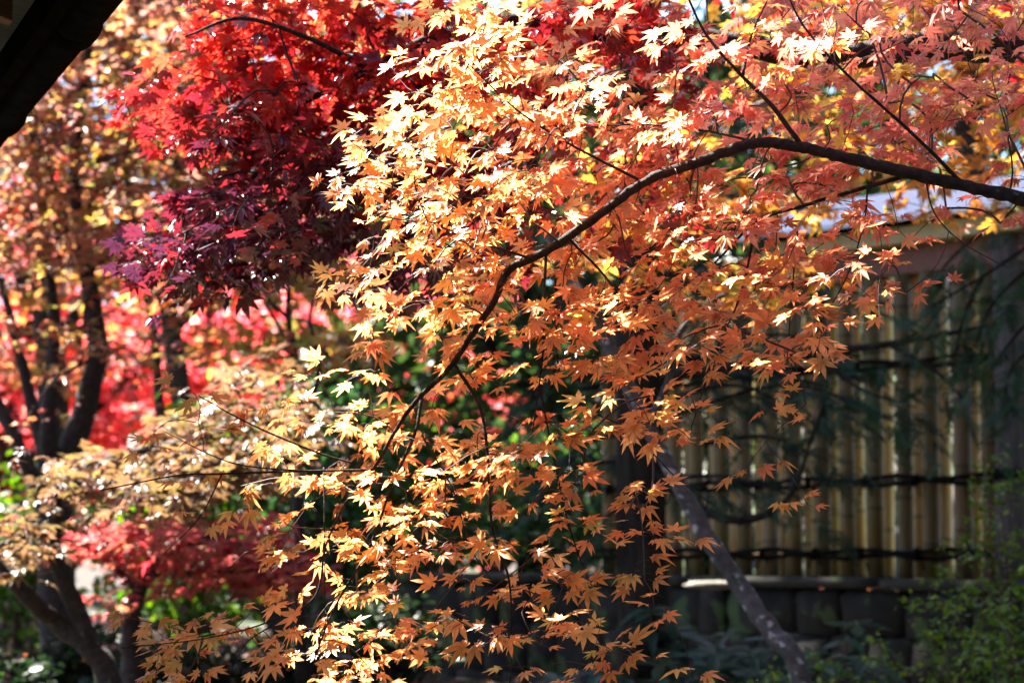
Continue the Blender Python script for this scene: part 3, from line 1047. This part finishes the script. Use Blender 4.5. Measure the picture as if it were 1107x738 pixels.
# small bare green limbed tree (x 270-345, y 290-420)
make_tree('young_maple', 'small maple with upright mossy green limbs left of the bright leaves', 'maple tree',
          [([G(-.95, 9.6) + np.array([.12, 0, 0]), P(322, 540, 9.6), P(330, 470, 9.6), P(322, 400, 9.6), P(312, 345, 9.6), P(312, 290, 9.6), P(300, 220, 9.6)], [.03, .025, .02, .017, .013, .01, .006]),
           ([P(322, 400, 9.6), P(300, 350, 9.6), P(272, 305, 9.6)], [.012, .009, .005]),
           ([P(312, 345, 9.6), P(290, 320, 9.6), P(283, 270, 9.7)], [.010, .007, .004]),
           ([P(330, 450, 9.6), P(345, 400, 9.6), P(335, 340, 9.7), P(350, 290, 9.7)], [.014, .011, .008, .005])],
          [pxpts(110, [(260, 250, 400, 330, 1), (230, 350, 400, 400, .5)], 9.7, .3)],
          .055, M_far, [(3, (0.45, 0.36, 0.08)), (2, (0.65, 0.35, 0.10)), (1, (0.5, 0.1, 0.06))], bark=M_bark, r_tip=.0014, k=(4, 8), scale=.08)

# pale gold layered maple, lower left, with stout dark stems
C_l = [
    ([G(-1.05, 7.6), P(120, 745, 7.6), P(95, 700, 7.6), P(60, 672, 7.6), P(20, 635, 7.5), P(-40, 570, 7.5)], [.045, .040, .034, .030, .026, .022]),
    ([P(100, 705, 7.6), P(84, 660, 7.6), P(62, 610, 7.6), P(58, 570, 7.6), P(70, 520, 7.6), P(140, 490, 7.6), P(230, 470, 7.5), P(310, 440, 7.5)], [.034, .030, .027, .023, .017, .012, .009, .006]),
    ([P(58, 570, 7.6), P(20, 580, 7.5), P(-20, 600, 7.4)], [.018, .012, .006]),
    ([P(70, 520, 7.6), P(110, 520, 7.4), P(200, 520, 7.4), P(290, 500, 7.4)], [.012, .010, .007, .004]),
]
make_tree('layered_maple', 'pale gold maple with flat layered sprays on stout dark stems at the lower left', 'maple tree', C_l,
          [pxpts(260, [(180, 445, 360, 480, .7), (60, 485, 330, 530, 1.2), (100, 515, 220, 560, 1), (0, 545, 80, 600, .8), (-40, 590, 40, 620, .8), (200, 410, 330, 450, .4), (0, 480, 80, 530, .4), (230, 380, 330, 410, .4)], 7.6, .35)],
          .052, M_far, [(4, (0.20, 0.11, 0.05)), (2.5, (0.18, 0.09, 0.065)), (1.5, (0.15, 0.11, 0.04))], r_tip=.0011, k=(5, 9), scale=.07, temps=MID, tilt=.28, face=(-.1, .15, 0), arch=.02, bark=M_bark)
# dull crimson layer
D_l = [
    ([G(-1.35, 8.9), P(145, 740, 8.9), P(140, 690, 8.9), P(150, 640, 8.9), P(170, 600, 8.9), P(230, 580, 8.8)], [.05, .042, .036, .028, .018, .010]),
    ([P(150, 640, 8.9), P(110, 600, 8.9), P(70, 580, 8.9)], [.018, .012, .006]),
    ([P(160, 620, 8.9), P(220, 618, 8.8), P(300, 612, 8.7), P(345, 600, 8.7)], [.016, .012, .008, .004]),
]
make_tree('low_crimson_maple', 'low dull crimson maple spreading in a flat tier at the lower left', 'maple tree', D_l,
          [pxpts(330, [(65, 570, 200, 600, 1.2), (110, 555, 300, 610, 1.2), (130, 600, 330, 640, .9), (220, 600, 350, 640, 1), (100, 640, 160, 665, .4)], 8.85, .35)],
          .050, M_far, [(4, (0.50, 0.06, 0.07)), (2.5, (0.62, 0.14, 0.12)), (1.5, (0.55, 0.22, 0.12))], r_tip=.0011, k=(5, 9), scale=.07, temps=LO, tilt=.28, face=(-.1, .15, 0), arch=.02)

# yellowing maple behind the orange leaves, on the leaning lichen trunk
E_l = [
    ([G(1.05, 6.9), P(868, 738, 7.1), P(835, 685, 7.2), P(800, 632, 7.3), P(768, 585, 7.35), P(738, 530, 7.4), P(705, 470, 7.45), P(672, 400, 7.5), P(640, 335, 7.5), P(600, 270, 7.5), P(570, 180, 7.5), P(560, 60, 7.6), P(570, -120, 7.6)],
     [.037, .031, .030, .029, .028, .026, .024, .021, .018, .015, .012, .010, .008]),
    ([P(700, 460, 7.45), P(720, 420, 7.4), P(735, 360, 7.3), P(780, 320, 7.2), P(860, 300, 7.2)], [.014, .012, .010, .008, .004]),
    ([P(600, 270, 7.5), P(680, 200, 7.4), P(780, 130, 7.3), P(900, 90, 7.2), P(1020, 60, 7.2)], [.016, .013, .010, .008, .004]),
]
make_tree('leaning_maple', 'leaning grey maple trunk spotted with lichen, carrying yellow orange leaves in the shade', 'maple tree', E_l,
          [pxpts(230, [(740, 270, 900, 335, 1.2), (640, 120, 1107, 240, .7), (800, 0, 1107, 120, 1.2), (600, 240, 740, 300, .5)], 7.3, .3), pxpts(90, [(500, -200, 1300, 0, 1)], 7.4, .4)],
          .052, M_far, [(2, (0.60, 0.36, 0.07)), (4, (0.70, 0.26, 0.07)), (1, (0.35, 0.33, 0.08))], bark=M_grey_bark, r_tip=.0010, k=(4, 8), scale=.07, temps=MID)


# ------------------------------------------------------------------ evergreens
def conifer(name, label, limbs, boughs, leaf=.11, per_m=70, bark=M_dark_bark, pal_=None, trunks=1, hang=.35, cat='conifer', spread=.16):
    b = np.array(limbs[0][0][0], dtype=float)
    root = thing(name, label, cat, b)
    for k, (p, r) in enumerate(limbs):
        g = Geo(); g.tube(catmull(p, 5), np.interp(np.linspace(0, len(p) - 1, 5 * (len(p) - 1) + 1), np.arange(len(p)), r), 12, wob=.05)
        g.build('trunk' if k < trunks else 'branch', bark, root, smooth=True, cols=False)
    lp, lf, lu, ls = [], [], [], []
    tw = Geo()
    for p in boughs:
        c = catmull(p, 6)
        tw.tube(c, np.linspace(.012, .003, len(c)), 5, wob=.06)
        L = np.sum(np.linalg.norm(np.diff(c, axis=0), axis=1))
        m = int(L * per_m)
        for _ in range(m):
            u = rng.random() ** .8 * (len(c) - 1.001)
            i = int(u); q = c[i] + (c[i + 1] - c[i]) * (u - i)
            d = unit(c[i + 1] - c[i])
            side = unit(np.cross(d, [0, 0, 1.0])) * rng.choice([-1, 1])
            f = unit(d * rng.uniform(.2, 1) + side * rng.uniform(.2, 1) + np.array([0, 0, -hang * rng.uniform(.3, 2.2)]))
            off = rng.uniform(0, spread)
            lp.append(q + f * off + np.array([0, 0, -.4 * off * hang])); lf.append(f + rng.normal(size=3) * .25)
            lu.append(np.array([0, -.5, 1]) + rng.normal(size=3) * .5); ls.append(leaf * rng.uniform(.6, 1.3))
    tw.build('boughs', bark, root, smooth=True, cols=False)
    cols = pal(len(lp), pal_ or [(4, (0.016, 0.038, 0.020)), (3, (0.026, 0.055, 0.026)), (1, (0.045, 0.08, 0.035))], .2)
    leaf_mesh('foliage', M_frond, root, lp, lf, lu, ls, cols, FROND)
    return root


c1 = G(.5, 9.1)
bo = []
for (x0, y0, x1, y1, d0, d1) in [(700, 520, 870, 540, 0, -.3), (700, 440, 900, 470, 0, -.2), (700, 380, 900, 420, 0, .1), (700, 330, 860, 300, 0, -.2), (700, 300, 960, 330, 0, .1), (700, 260, 830, 230, 0, .2),
                                 (690, 500, 560, 560, 0, .3), (690, 420, 560, 430, 0, .2), (690, 360, 540, 350, 0, .3), (690, 300, 560, 260, 0, .2), (720, 450, 1000, 470, .1, .0), (720, 400, 960, 400, 0, .1), (760, 480, 900, 500, .1, .1),
                                 (690, 470, 600, 500, 0, .2), (690, 240, 600, 180, 0, .3), (700, 200, 800, 120, 0, .2), (690, 150, 600, 90, 0, .2), (710, 350, 820, 370, 0, -.1), (680, 330, 610, 300, 0, .1), (690, 540, 640, 580, 0, .1)]:
    q0, q1 = P(x0, y0, 9.1 + d0), P(x1, y1, 9.1 + d1)
    mid = (q0 + q1) / 2 + np.array([0, 0, .10 + .05 * rng.normal()])
    bo.append([q0, mid, q1])
up_boughs = []  # upper boughs out of view, added to block sky light
for q in range(34):
    a_ = rng.uniform(math.pi, 2 * math.pi)
    z_ = rng.uniform(4.3, 6.5)
    L_ = rng.uniform(1.2, 2.4)
    st = np.array([c1[0], c1[1], min(z_, 4.9)])
    en = st + np.array([math.cos(a_) * L_ * 1.2, math.sin(a_) * L_, z_ - st[2] - .2])
    up_boughs.append([st, (st + en) / 2 + np.array([0, 0, .2]), en])
conifer('shade_conifer', 'dark evergreen conifer with drooping boughs in front of the bamboo fence', [
    ([c1, P(698, 700, 9.1), P(694, 600, 9.1), P(692, 480, 9.1), P(690, 350, 9.1), P(692, 200, 9.1), P(690, 0, 9.1), P(690, -350, 9.1)], [.115, .105, .098, .092, .085, .07, .06, .03]),
    ([P(692, 500, 9.1), P(750, 545, 8.9), P(795, 562, 8.8), P(840, 550, 8.8), P(862, 520, 8.8), P(875, 480, 8.8)], [.022, .019, .016, .013, .010, .006]),
    ([P(692, 410, 9.1), P(800, 395, 8.9), P(880, 382, 8.8), P(960, 372, 8.7), P(1070, 352, 8.6)], [.020, .018, .016, .013, .008]),
], bo + up_boughs + [[P(875, 480, 8.8), P(890, 440, 8.8), P(900, 420, 8.8)], [P(880, 382, 8.8), P(930, 420, 8.7), P(990, 440, 8.7)], [P(960, 372, 8.7), P(1010, 400, 8.6), P(1040, 430, 8.6)]], per_m=62)

c2 = G(2.75, 8.0)
conifer('hanging_conifer', 'green conifer whose feathery boughs hang down at the right edge before the fence', [
    ([c2, c2 + np.array([0, 0, 1.2]), c2 + np.array([.05, 0, 2.6]), c2 + np.array([0, 0, 4.2])], [.10, .09, .07, .03])],
    [[P(1300, 200, 8.2), P(1160, 240, 8.2), P(1060, 300, 8.2), P(1000, 335, 8.2)], [P(1300, 230, 8.1), P(1150, 270, 8.1), P(1080, 320, 8.1), P(1050, 380, 8.1)],
     [P(1300, 260, 8.2), P(1180, 300, 8.2), P(1110, 350, 8.2), P(1070, 400, 8.2)], [P(1300, 300, 8.0), P(1180, 340, 8.0), P(1100, 390, 8.0), P(1085, 440, 8.0)],
     [P(1300, 180, 8.3), P(1150, 200, 8.3), P(1050, 260, 8.3), P(1010, 300, 8.3)],
     [P(1300, 560, 8.2), P(1180, 580, 8.2), P(1120, 640, 8.2), P(1100, 690, 8.2)], [P(1060, 300, 8.2), P(1040, 350, 8.2), P(1030, 400, 8.2)]],
    per_m=85, leaf=.085, hang=.8, pal_=[(4, (0.03, 0.065, 0.025)), (3, (0.025, 0.055, 0.032)), (1, (0.06, 0.11, 0.04))])

# a dense wall of evergreens at the back of the garden
for i, (x, y, w, h, lab) in enumerate([(.15, 14.0, 1.3, 3.4, 'dark broadleaf evergreen behind the lower orange leaves at the centre'), (1.3, 15.0, 1.4, 4.6, 'dark broadleaf evergreen standing behind the bamboo fence'),
                                       (-1.0, 14.8, .75, 2.1, 'rounded dark evergreen shrub left of the centre gap'), (3.4, 14.6, 1.3, 3.4, 'dark broadleaf evergreen behind the right end of the fence'),
                                       (-7.6, 21.5, 2.0, 4.6, 'large dark evergreen at the far left of the garden'), (-.2, 22.5, 2.2, 5.6, 'large dark evergreen far behind the central leaves'),
                                       (2.6, 24, 2.4, 6.0, 'large dark evergreen far behind the fence'), (-3.0, 26, 2.6, 6.4, 'tall dark evergreen far behind the scarlet maples'),
                                       (-6.5, 25, 2.6, 7.0, 'tall dark evergreen far behind the left maples'), (.3, 28, 2.8, 7.6, 'tallest dark evergreen on the far slope'),
                                       (4.2, 29, 2.4, 6.0, 'dark evergreen on the slope behind the right of the fence')]):
    b = G(x, y)
    make_tree('evergreen_tree', lab, 'evergreen tree',
              [([b, b + np.array([.05, 0, h * .3]), b + np.array([-.05, 0, h * .6]), b + np.array([0, 0, h * .9])], [.14, .11, .08, .03]),
               ([b + np.array([0, 0, h * .3]), b + np.array([w * .5, 0, h * .5])], [.05, .02]), ([b + np.array([0, 0, h * .35]), b + np.array([-w * .5, 0, h * .55])], [.05, .02])],
              [blob_points(int(190 + 60 * w), b + np.array([0, 0, h * .55]), (w, w * .7, h * .52))],
              .11 + .004 * y, M_green, [(4, (0.030, 0.060, 0.022)), (3, (0.05, 0.09, 0.03)), (1, (0.08, 0.12, 0.035))], r_tip=.004, k=(8, 14), scale=.22, temps=BLADE, tilt=.7, bark=M_dark_bark,
              group='evergreens closing off the garden')

# orange maples high behind everything, filling the top of the frame
for i, (x, y, h, lab, pl) in enumerate([(-2.9, 14.8, 5.2, 'tall rusty orange maple behind the eave at the upper left', [(4, (0.46, 0.18, 0.07)), (2, (0.38, 0.18, 0.17)), (1.5, (0.5, 0.3, 0.08))]),
                                        (-5.8, 22, 6.2, 'tall orange gold maple far behind the left edge', [(4, (0.48, 0.20, 0.08)), (2, (0.5, 0.32, 0.08)), (1, (0.6, 0.1, 0.08))]),
                                        (-1.6, 25, 6.6, 'tall russet maple far behind the red maple', [(4, (0.70, 0.20, 0.06)), (2, (0.8, 0.4, 0.08)), (1, (0.7, 0.08, 0.06))]),
                                        (.9, 18.2, 5.6, 'tall orange maple rising behind the crimson leaves at the top', [(4, (0.70, 0.22, 0.08)), (2, (0.7, 0.4, 0.1))]),
                                        (2.6, 12.9, 4.3, 'yellow orange maple rising behind the fence at the upper right', [(1.5, (0.60, 0.38, 0.07)), (4, (0.7, 0.22, 0.08)), (1, (0.4, 0.36, 0.08))])]):
    b = G(x, y)
    zc = .68 if i < 4 else .80
    make_tree('autumn_maple', lab, 'maple tree',
              [([b, b + np.array([.05, 0, h * .3]), b + np.array([-.1, 0, h * .6]), b + np.array([0, 0, h * .95])], [.13, .10, .07, .02]),
               ([b + np.array([0, 0, h * .35]), b + np.array([.8, 0, h * .65])], [.05, .02]), ([b + np.array([0, 0, h * .4]), b + np.array([-.8, 0, h * .7])], [.05, .02])],
              [blob_points(480, b + np.array([0, 0, h * zc]), (1.5, .9, h * (.36 if i < 4 else .18)), layers=8, flat=.4)],
              .085, M_far, pl, r_tip=.003, k=(7, 12), scale=.15, tilt=.4)

# ------------------------------------------------------------------ shrubs and low plants
def shrub(label, x, y, w, h, n, leaf, pl, temps=OVAL, name='shrub', group=None, z=None, mat=M_green, k=(5, 9), clear=.25):
    b = G(x, y) if z is None else np.array([x, y, z])
    limbs = []
    for q in range(7):
        a = rng.uniform(0, 2 * math.pi); s = rng.uniform(.2, .75)
        e = b + np.array([math.cos(a) * w * s, math.sin(a) * w * .6 * s, h * rng.uniform(.7, .98)])
        limbs.append(([b + np.array([math.cos(a), math.sin(a), 0]) * .04, b * .55 + e * .45 + np.array([0, 0, .05 * h]), e], [.012, .008, .003]))
    return make_tree(name, label, 'shrub', limbs, [blob_points(n, b + np.array([0, 0, h * .58]), (w, w * .6, h * .48))], leaf, mat, pl,
                     r_tip=.0009, k=k, scale=leaf * 2, temps=temps, tilt=.6, trunks=0, group=group, bark=M_twig, twig=M_twig)


sg = [(4, (0.11, 0.20, 0.04)), (3, (0.16, 0.27, 0.045)), (1.5, (0.28, 0.35, 0.06))]
shrub('fine leaved green shrub at the lower right corner in front of the fence', 1.58, 7.4, .56, 1.08, 620, .021, sg)
shrub('fine leaved green shrub left of the corner shrub, before the stone wall', .98, 7.9, .34, .72, 330, .021, sg)
shrub('loose tall shrub with tiny yellow green leaves rising beside the timber post', 1.74, 8.1, .36, 1.42, 420, .022, [(3, (0.12, 0.20, 0.04)), (2, (0.20, 0.27, 0.05))])
shrub('low dark shrub at the foot of the leaning trunk', .55, 7.9, .30, .45, 160, .03, [(1, (0.04, 0.08, 0.03))])
lg = [(3, (0.07, 0.15, 0.025)), (2, (0.14, 0.24, 0.035)), (1, (0.03, 0.07, 0.02))]
shrub('sunlit green bush low at the far left edge', -2.75, 13.2, .5, 1.2, 200, .07, lg, k=(6, 10))
shrub('sunlit green bush behind the low crimson tier', -1.95, 14.0, .6, 1.3, 220, .07, lg, k=(6, 10))
shrub('bright green bush behind the stems of the multi stem maple', -1.55, 11.6, .35, 1.45, 170, .06, lg, k=(6, 10))
shrub('dark green bush behind the end of the stone wall', -.45, 13.4, .6, 1.1, 230, .06, [(3, (0.05, 0.11, 0.03)), (1, (0.12, 0.2, 0.04))], z=1.2)
shrub('dark green bush behind the wall left of the thick trunk', .30, 12.6, .5, .9, 220, .055, [(3, (0.05, 0.11, 0.04)), (1, (0.14, 0.24, 0.05))], z=1.25)
shrub('dark camellia like bush below the golden maple', -.85, 11.2, .35, 1.5, 230, .06, [(3, (0.035, 0.08, 0.03)), (1, (0.07, 0.14, 0.04))])


for x, y, lab in ((-2.05, 9.3, 'low dark shrub at the foot of the multi stem maple'), (-1.72, 9.7, 'low dark shrub left of the crimson tier trunk'), (-1.30, 9.5, 'low dark shrub right of the crimson tier trunk'),
                  (-.95, 9.8, 'low dark shrub below the right end of the crimson tier'), (-.60, 10.2, 'low dark shrub behind the lowest left orange sprays')):
    shrub(lab, x, y, .36, rng.uniform(.42, .6), 190, .05, [(3, (0.014, 0.028, 0.012)), (1, (0.03, 0.05, 0.018))])


def broadleaf(label, x, y, h, n, ln, seed):
    r = np.random.default_rng(seed)
    b = G(x, y)
    root = thing('broadleaf_plant', label, 'plant', b, 'glossy broadleaf plants below the stone wall')
    g = Geo(); lp, lf, lu, ls = [], [], [], []
    for q in range(n):
        a = r.uniform(0, 2 * math.pi); s = r.uniform(.03, .16)
        e = b + np.array([math.cos(a) * s, math.sin(a) * s, h * r.uniform(.6, 1)])
        g.tube([b, (b + e) / 2 + np.array([0, 0, .04]), e], [.006, .005, .004], 5)
        for wv in range(2):
            m = r.integers(4, 7)
            a0 = r.uniform(0, 6)
            for j in range(m):
                t = a0 + j * 2 * math.pi / m + r.normal() * .2
                f = np.array([math.cos(t), math.sin(t), (.5 if wv == 0 else .05) + r.normal() * .2])
                lp.append(e - np.array([0, 0, .06 * wv])); lf.append(f); lu.append([0, -.3, 1]); ls.append(ln * r.uniform(.75, 1.2))
    g.build('stems', M_twig, root, smooth=True, cols=False)
    leaf_mesh('leaves', M_green, root, lp, lf, lu, ls, pal(len(lp), [(3, (0.025, 0.06, 0.03)), (2, (0.045, 0.09, 0.045))], .15), BLADE)


for i, (px, py, Y, ln, lab) in enumerate([
        (905, 655, 8.9, .115, 'glossy broadleaf plant with the most upright leaves, right of the leaning trunk'),
        (850, 662, 8.9, .11, 'glossy broadleaf plant beside the upright one, nearest the leaning trunk on its right'),
        (722, 640, 8.9, .12, 'glossy broadleaf plant at the foot of the thick dark trunk'),
        (790, 690, 8.6, .12, 'glossy broadleaf plant just left of the leaning trunk'),
        (745, 705, 8.5, .12, 'glossy broadleaf plant below the flat pale stone'),
        (640, 700, 8.6, .12, 'glossy broadleaf plant left of the thick dark trunk'),
        (580, 715, 8.8, .11, 'glossy broadleaf plant low behind the lowest orange leaves'),
        (830, 720, 8.2, .12, 'glossy broadleaf plant under the leaning trunk near the bottom edge'),
        (770, 668, 8.9, .11, 'glossy broadleaf plant against the wall between the thick trunk and the leaning trunk'),
        (880, 700, 8.3, .12, 'glossy broadleaf plant in front of the most upright one, beside the fine leaved shrub'),
        (700, 690, 8.7, .12, 'glossy broadleaf plant in front of the thick dark trunk near its foot'),
        (940, 690, 8.4, .11, 'glossy broadleaf plant half hidden in the fine leaved shrubs')]):
    q = P(px, py, Y)
    broadleaf(lab, q[0], q[1], max(.25, q[2] - float(gz(q[0], q[1]))), 6, ln, i)

# ------------------------------------------------------------------ unseen sun blockers added above and left of the view
focus = np.array([0.0, 4.1, 1.95])


def sun_blocker(label, base_xy, dist, n, leaf, lit, name, mat, pl, urange, vrange, spread=.8, foc=focus, bark=M_dark_bark, where=None):
    """tree crown added out of view to block sun; lit(x,z) is how open the crown is over that point of the garden"""
    c = foc + S * dist
    pts = []
    tries = 0
    while len(pts) < n and tries < n * 60:
        tries += 1
        gx_, gz2 = rng.uniform(*urange), rng.uniform(*vrange)
        q = np.array([gx_, foc[1], gz2]) if where is None else where(gx_, gz2)
        if rng.random() < lit(gx_, gz2):
            continue
        pts.append(q + S * (dist + rng.normal() * spread))
    pts = np.array(pts)
    b = G(*base_xy)
    top = pts.mean(axis=0)
    root = thing(name, label, 'maple tree' if 'maple' in name else 'evergreen tree', b)
    g = Geo()
    mid = b + (top - b) * .5 + np.array([0, 0, .6])
    g.tube(catmull([b, b + np.array([0, 0, 2.0]), mid, top], 5), np.interp(np.linspace(0, 3, 16), [0, 1, 2, 3], [.22, .17, .12, .04]), 12, wob=.04)
    g.build('trunk', bark, root, smooth=True, cols=False)
    k = len(pts)
    a = rng.uniform(0, 2 * math.pi, k)
    leaf_mesh('crown', mat, root, pts, np.stack([np.cos(a), np.sin(a), rng.normal(size=k) * .3], axis=1), S * 0.8 + rng.normal(size=(k, 3)) * .45, leaf * rng.uniform(.7, 1.3, k), pal(k, pl, .12), LO)


def lit_front(x, z):
    # a gap shaped in the added crown lets full sun on to a slanting strip of the orange maple
    c = np.interp(z, [1.3, 1.46, 1.69, 1.93, 2.11, 2.42, 2.7], [-.29, -.27, -.26, -.20, -.08, .0, .05])
    w = np.interp(z, [1.3, 1.46, 1.69, 1.93, 2.11, 2.42, 2.7], [.05, .08, .10, .17, .25, .27, .27])
    d = abs(x - c)
    w = w * 1.3 + .03
    full = 1 - smooth(w * .8, w + .09, d)
    return float(max(full, .30 * smooth(.10, .35, x) * smooth(1.85, 2.05, z), .14))


sun_blocker('unseen maple crown added left of the view, shaped to leave a sun patch on the orange maple', (-7.2, 11.2), 12.5, 3600, .075, lit_front, 'blocker_maple', M_far,
           [(3, (0.85, 0.4, 0.09)), (2, (0.8, 0.25, 0.07))], (-0.8, 1.6), (1.18, 3.1), spread=.5)  # leaf blocker out of view, gap shaped for the sun strip
def lit_fence(a, z):
    # a: metres along the wall from its right end; added leaves shade the wall and break up sun on the poles
    if z < 1.44:
        return .03
    return (.35 + .6 * (math.sin(a * 2.6 + 1.2 * math.sin(z * 2.3)) * math.sin(z * 2.9 + a) > -.25)) * (1 - .6 * smooth(3.0, 3.9, a))


sun_blocker('unseen evergreen added left of the view to shade the fence and its wall', (-6.3, 18.5), 11.5, 380, .24, lit_fence, 'fence_blocker', M_green,
           [(3, (0.04, 0.07, 0.03))], (A0 - .6, WL + .2), (.3, 2.8), spread=.6, foc=np.array([0, 9.3, 1.9]), where=lambda a, z: wall_pt(a, 0.0, z))  # added crown, darkens the wall and breaks up sun on the poles
sun_blocker('unseen evergreen added left of the view to shade the stone wall and the shrubs below it', (-7.6, 15.0), 12.5, 950, .30, lambda x, z: .03 if z < 1.4 else .5, 'wall_blocker', M_green,
           [(3, (0.04, 0.07, 0.03))], (-.6, 2.8), (.4, 3.0), spread=.6, foc=np.array([0, 8.7, 1.9]))  # added crown to keep sun off the wall and plants below it

sun_blocker('unseen evergreen added left of the view to shade the low shrubs at the left', (-6.6, 13.6), 7.5, 300, .28, lambda x, z: .06, 'low_blocker', M_green,
           [(3, (0.04, 0.07, 0.03))], (-2.9, -.3), (.5, 1.3), spread=.4, foc=np.array([0, 9.7, 1.0]))  # added crown that darkens the low shrubs on the left

sun_blocker('unseen evergreen added left of the view to shade the corner shrubs', (-8.0, 13.6), 12.0, 420, .30, lambda x, z: .10, 'corner_blocker', M_green,
           [(3, (0.04, 0.07, 0.03))], (.5, 2.6), (.6, 2.2), spread=.5, foc=np.array([0, 7.6, 1.9]))  # added crown that takes sun off the corner shrubs

# unseen evergreens added around the camera to keep sky light off shaded parts
b = G(4.4, 2.6)
make_tree('overhead_blocker', 'wide evergreen crown added above and right of the view to block sky light', 'evergreen tree',
          [([b, b + np.array([.1, 0, 2.2]), b + np.array([-.4, 0, 4.2]), b + np.array([-1.2, 0, 5.4])], [.26, .20, .15, .05]),
           ([b + np.array([0, 0, 3.0]), b + np.array([-1.2, -2.0, 4.6]), b + np.array([-2.0, -3.6, 5.0])], [.10, .07, .03]),
           ([b + np.array([0, 0, 3.0]), b + np.array([-1.0, 2.0, 4.6]), b + np.array([-1.4, 4.2, 5.0])], [.10, .07, .03])],
          [blob_points(420, np.array([2.9, 2.4, 5.7]), (2.5, 5.2, .9)), blob_points(160, np.array([.5, -2.2, 5.4]), (3.2, 3.0, .8))],
          .34, M_green, [(4, (0.030, 0.060, 0.022)), (3, (0.05, 0.09, 0.03))], r_tip=.004, k=(8, 12), scale=.4, temps=BLADE, tilt=.6, bark=M_dark_bark)  # crown added out of view to close off sky light overhead
for i, (x, y, w, h, lab) in enumerate([(5.4, 3.6, 1.7, 6.0, 'dark evergreen added beside the foreground maple, right of the view, to block sky light'), (3.6, -3.0, 2.2, 6.5, 'dark evergreen added behind the photographer on the right to block sky light'),
                                       (-.4, -6.0, 2.6, 7.0, 'dark evergreen added straight behind the photographer to block sky light'), (7.5, 7.5, 2.3, 7.0, 'dark evergreen added beyond the right end of the fence to block sky light'),
                                       (-4.6, -5.0, 2.4, 6.5, 'dark evergreen added behind the house to block sky light')]):
    b = G(x, y)
    make_tree('surround_blocker', lab, 'evergreen tree',  # added out of view as sky light blockers
              [([b, b + np.array([.05, 0, h * .3]), b + np.array([-.05, 0, h * .6]), b + np.array([0, 0, h * .9])], [.16, .13, .09, .03])],
              [blob_points(320, b + np.array([0, 0, h * .5]), (w, w, h * .5))],
              .42, M_green, [(4, (0.030, 0.060, 0.022)), (3, (0.05, 0.09, 0.03))], r_tip=.004, k=(7, 10), scale=.4, temps=BLADE, tilt=.8, bark=M_dark_bark,
              group='unseen evergreens added around the photographer to block sky light')

n_obj = len([o for o in scene.objects])
print('objects', n_obj, 'verts', sum(len(o.data.vertices) for o in scene.objects if o.type == 'MESH'))
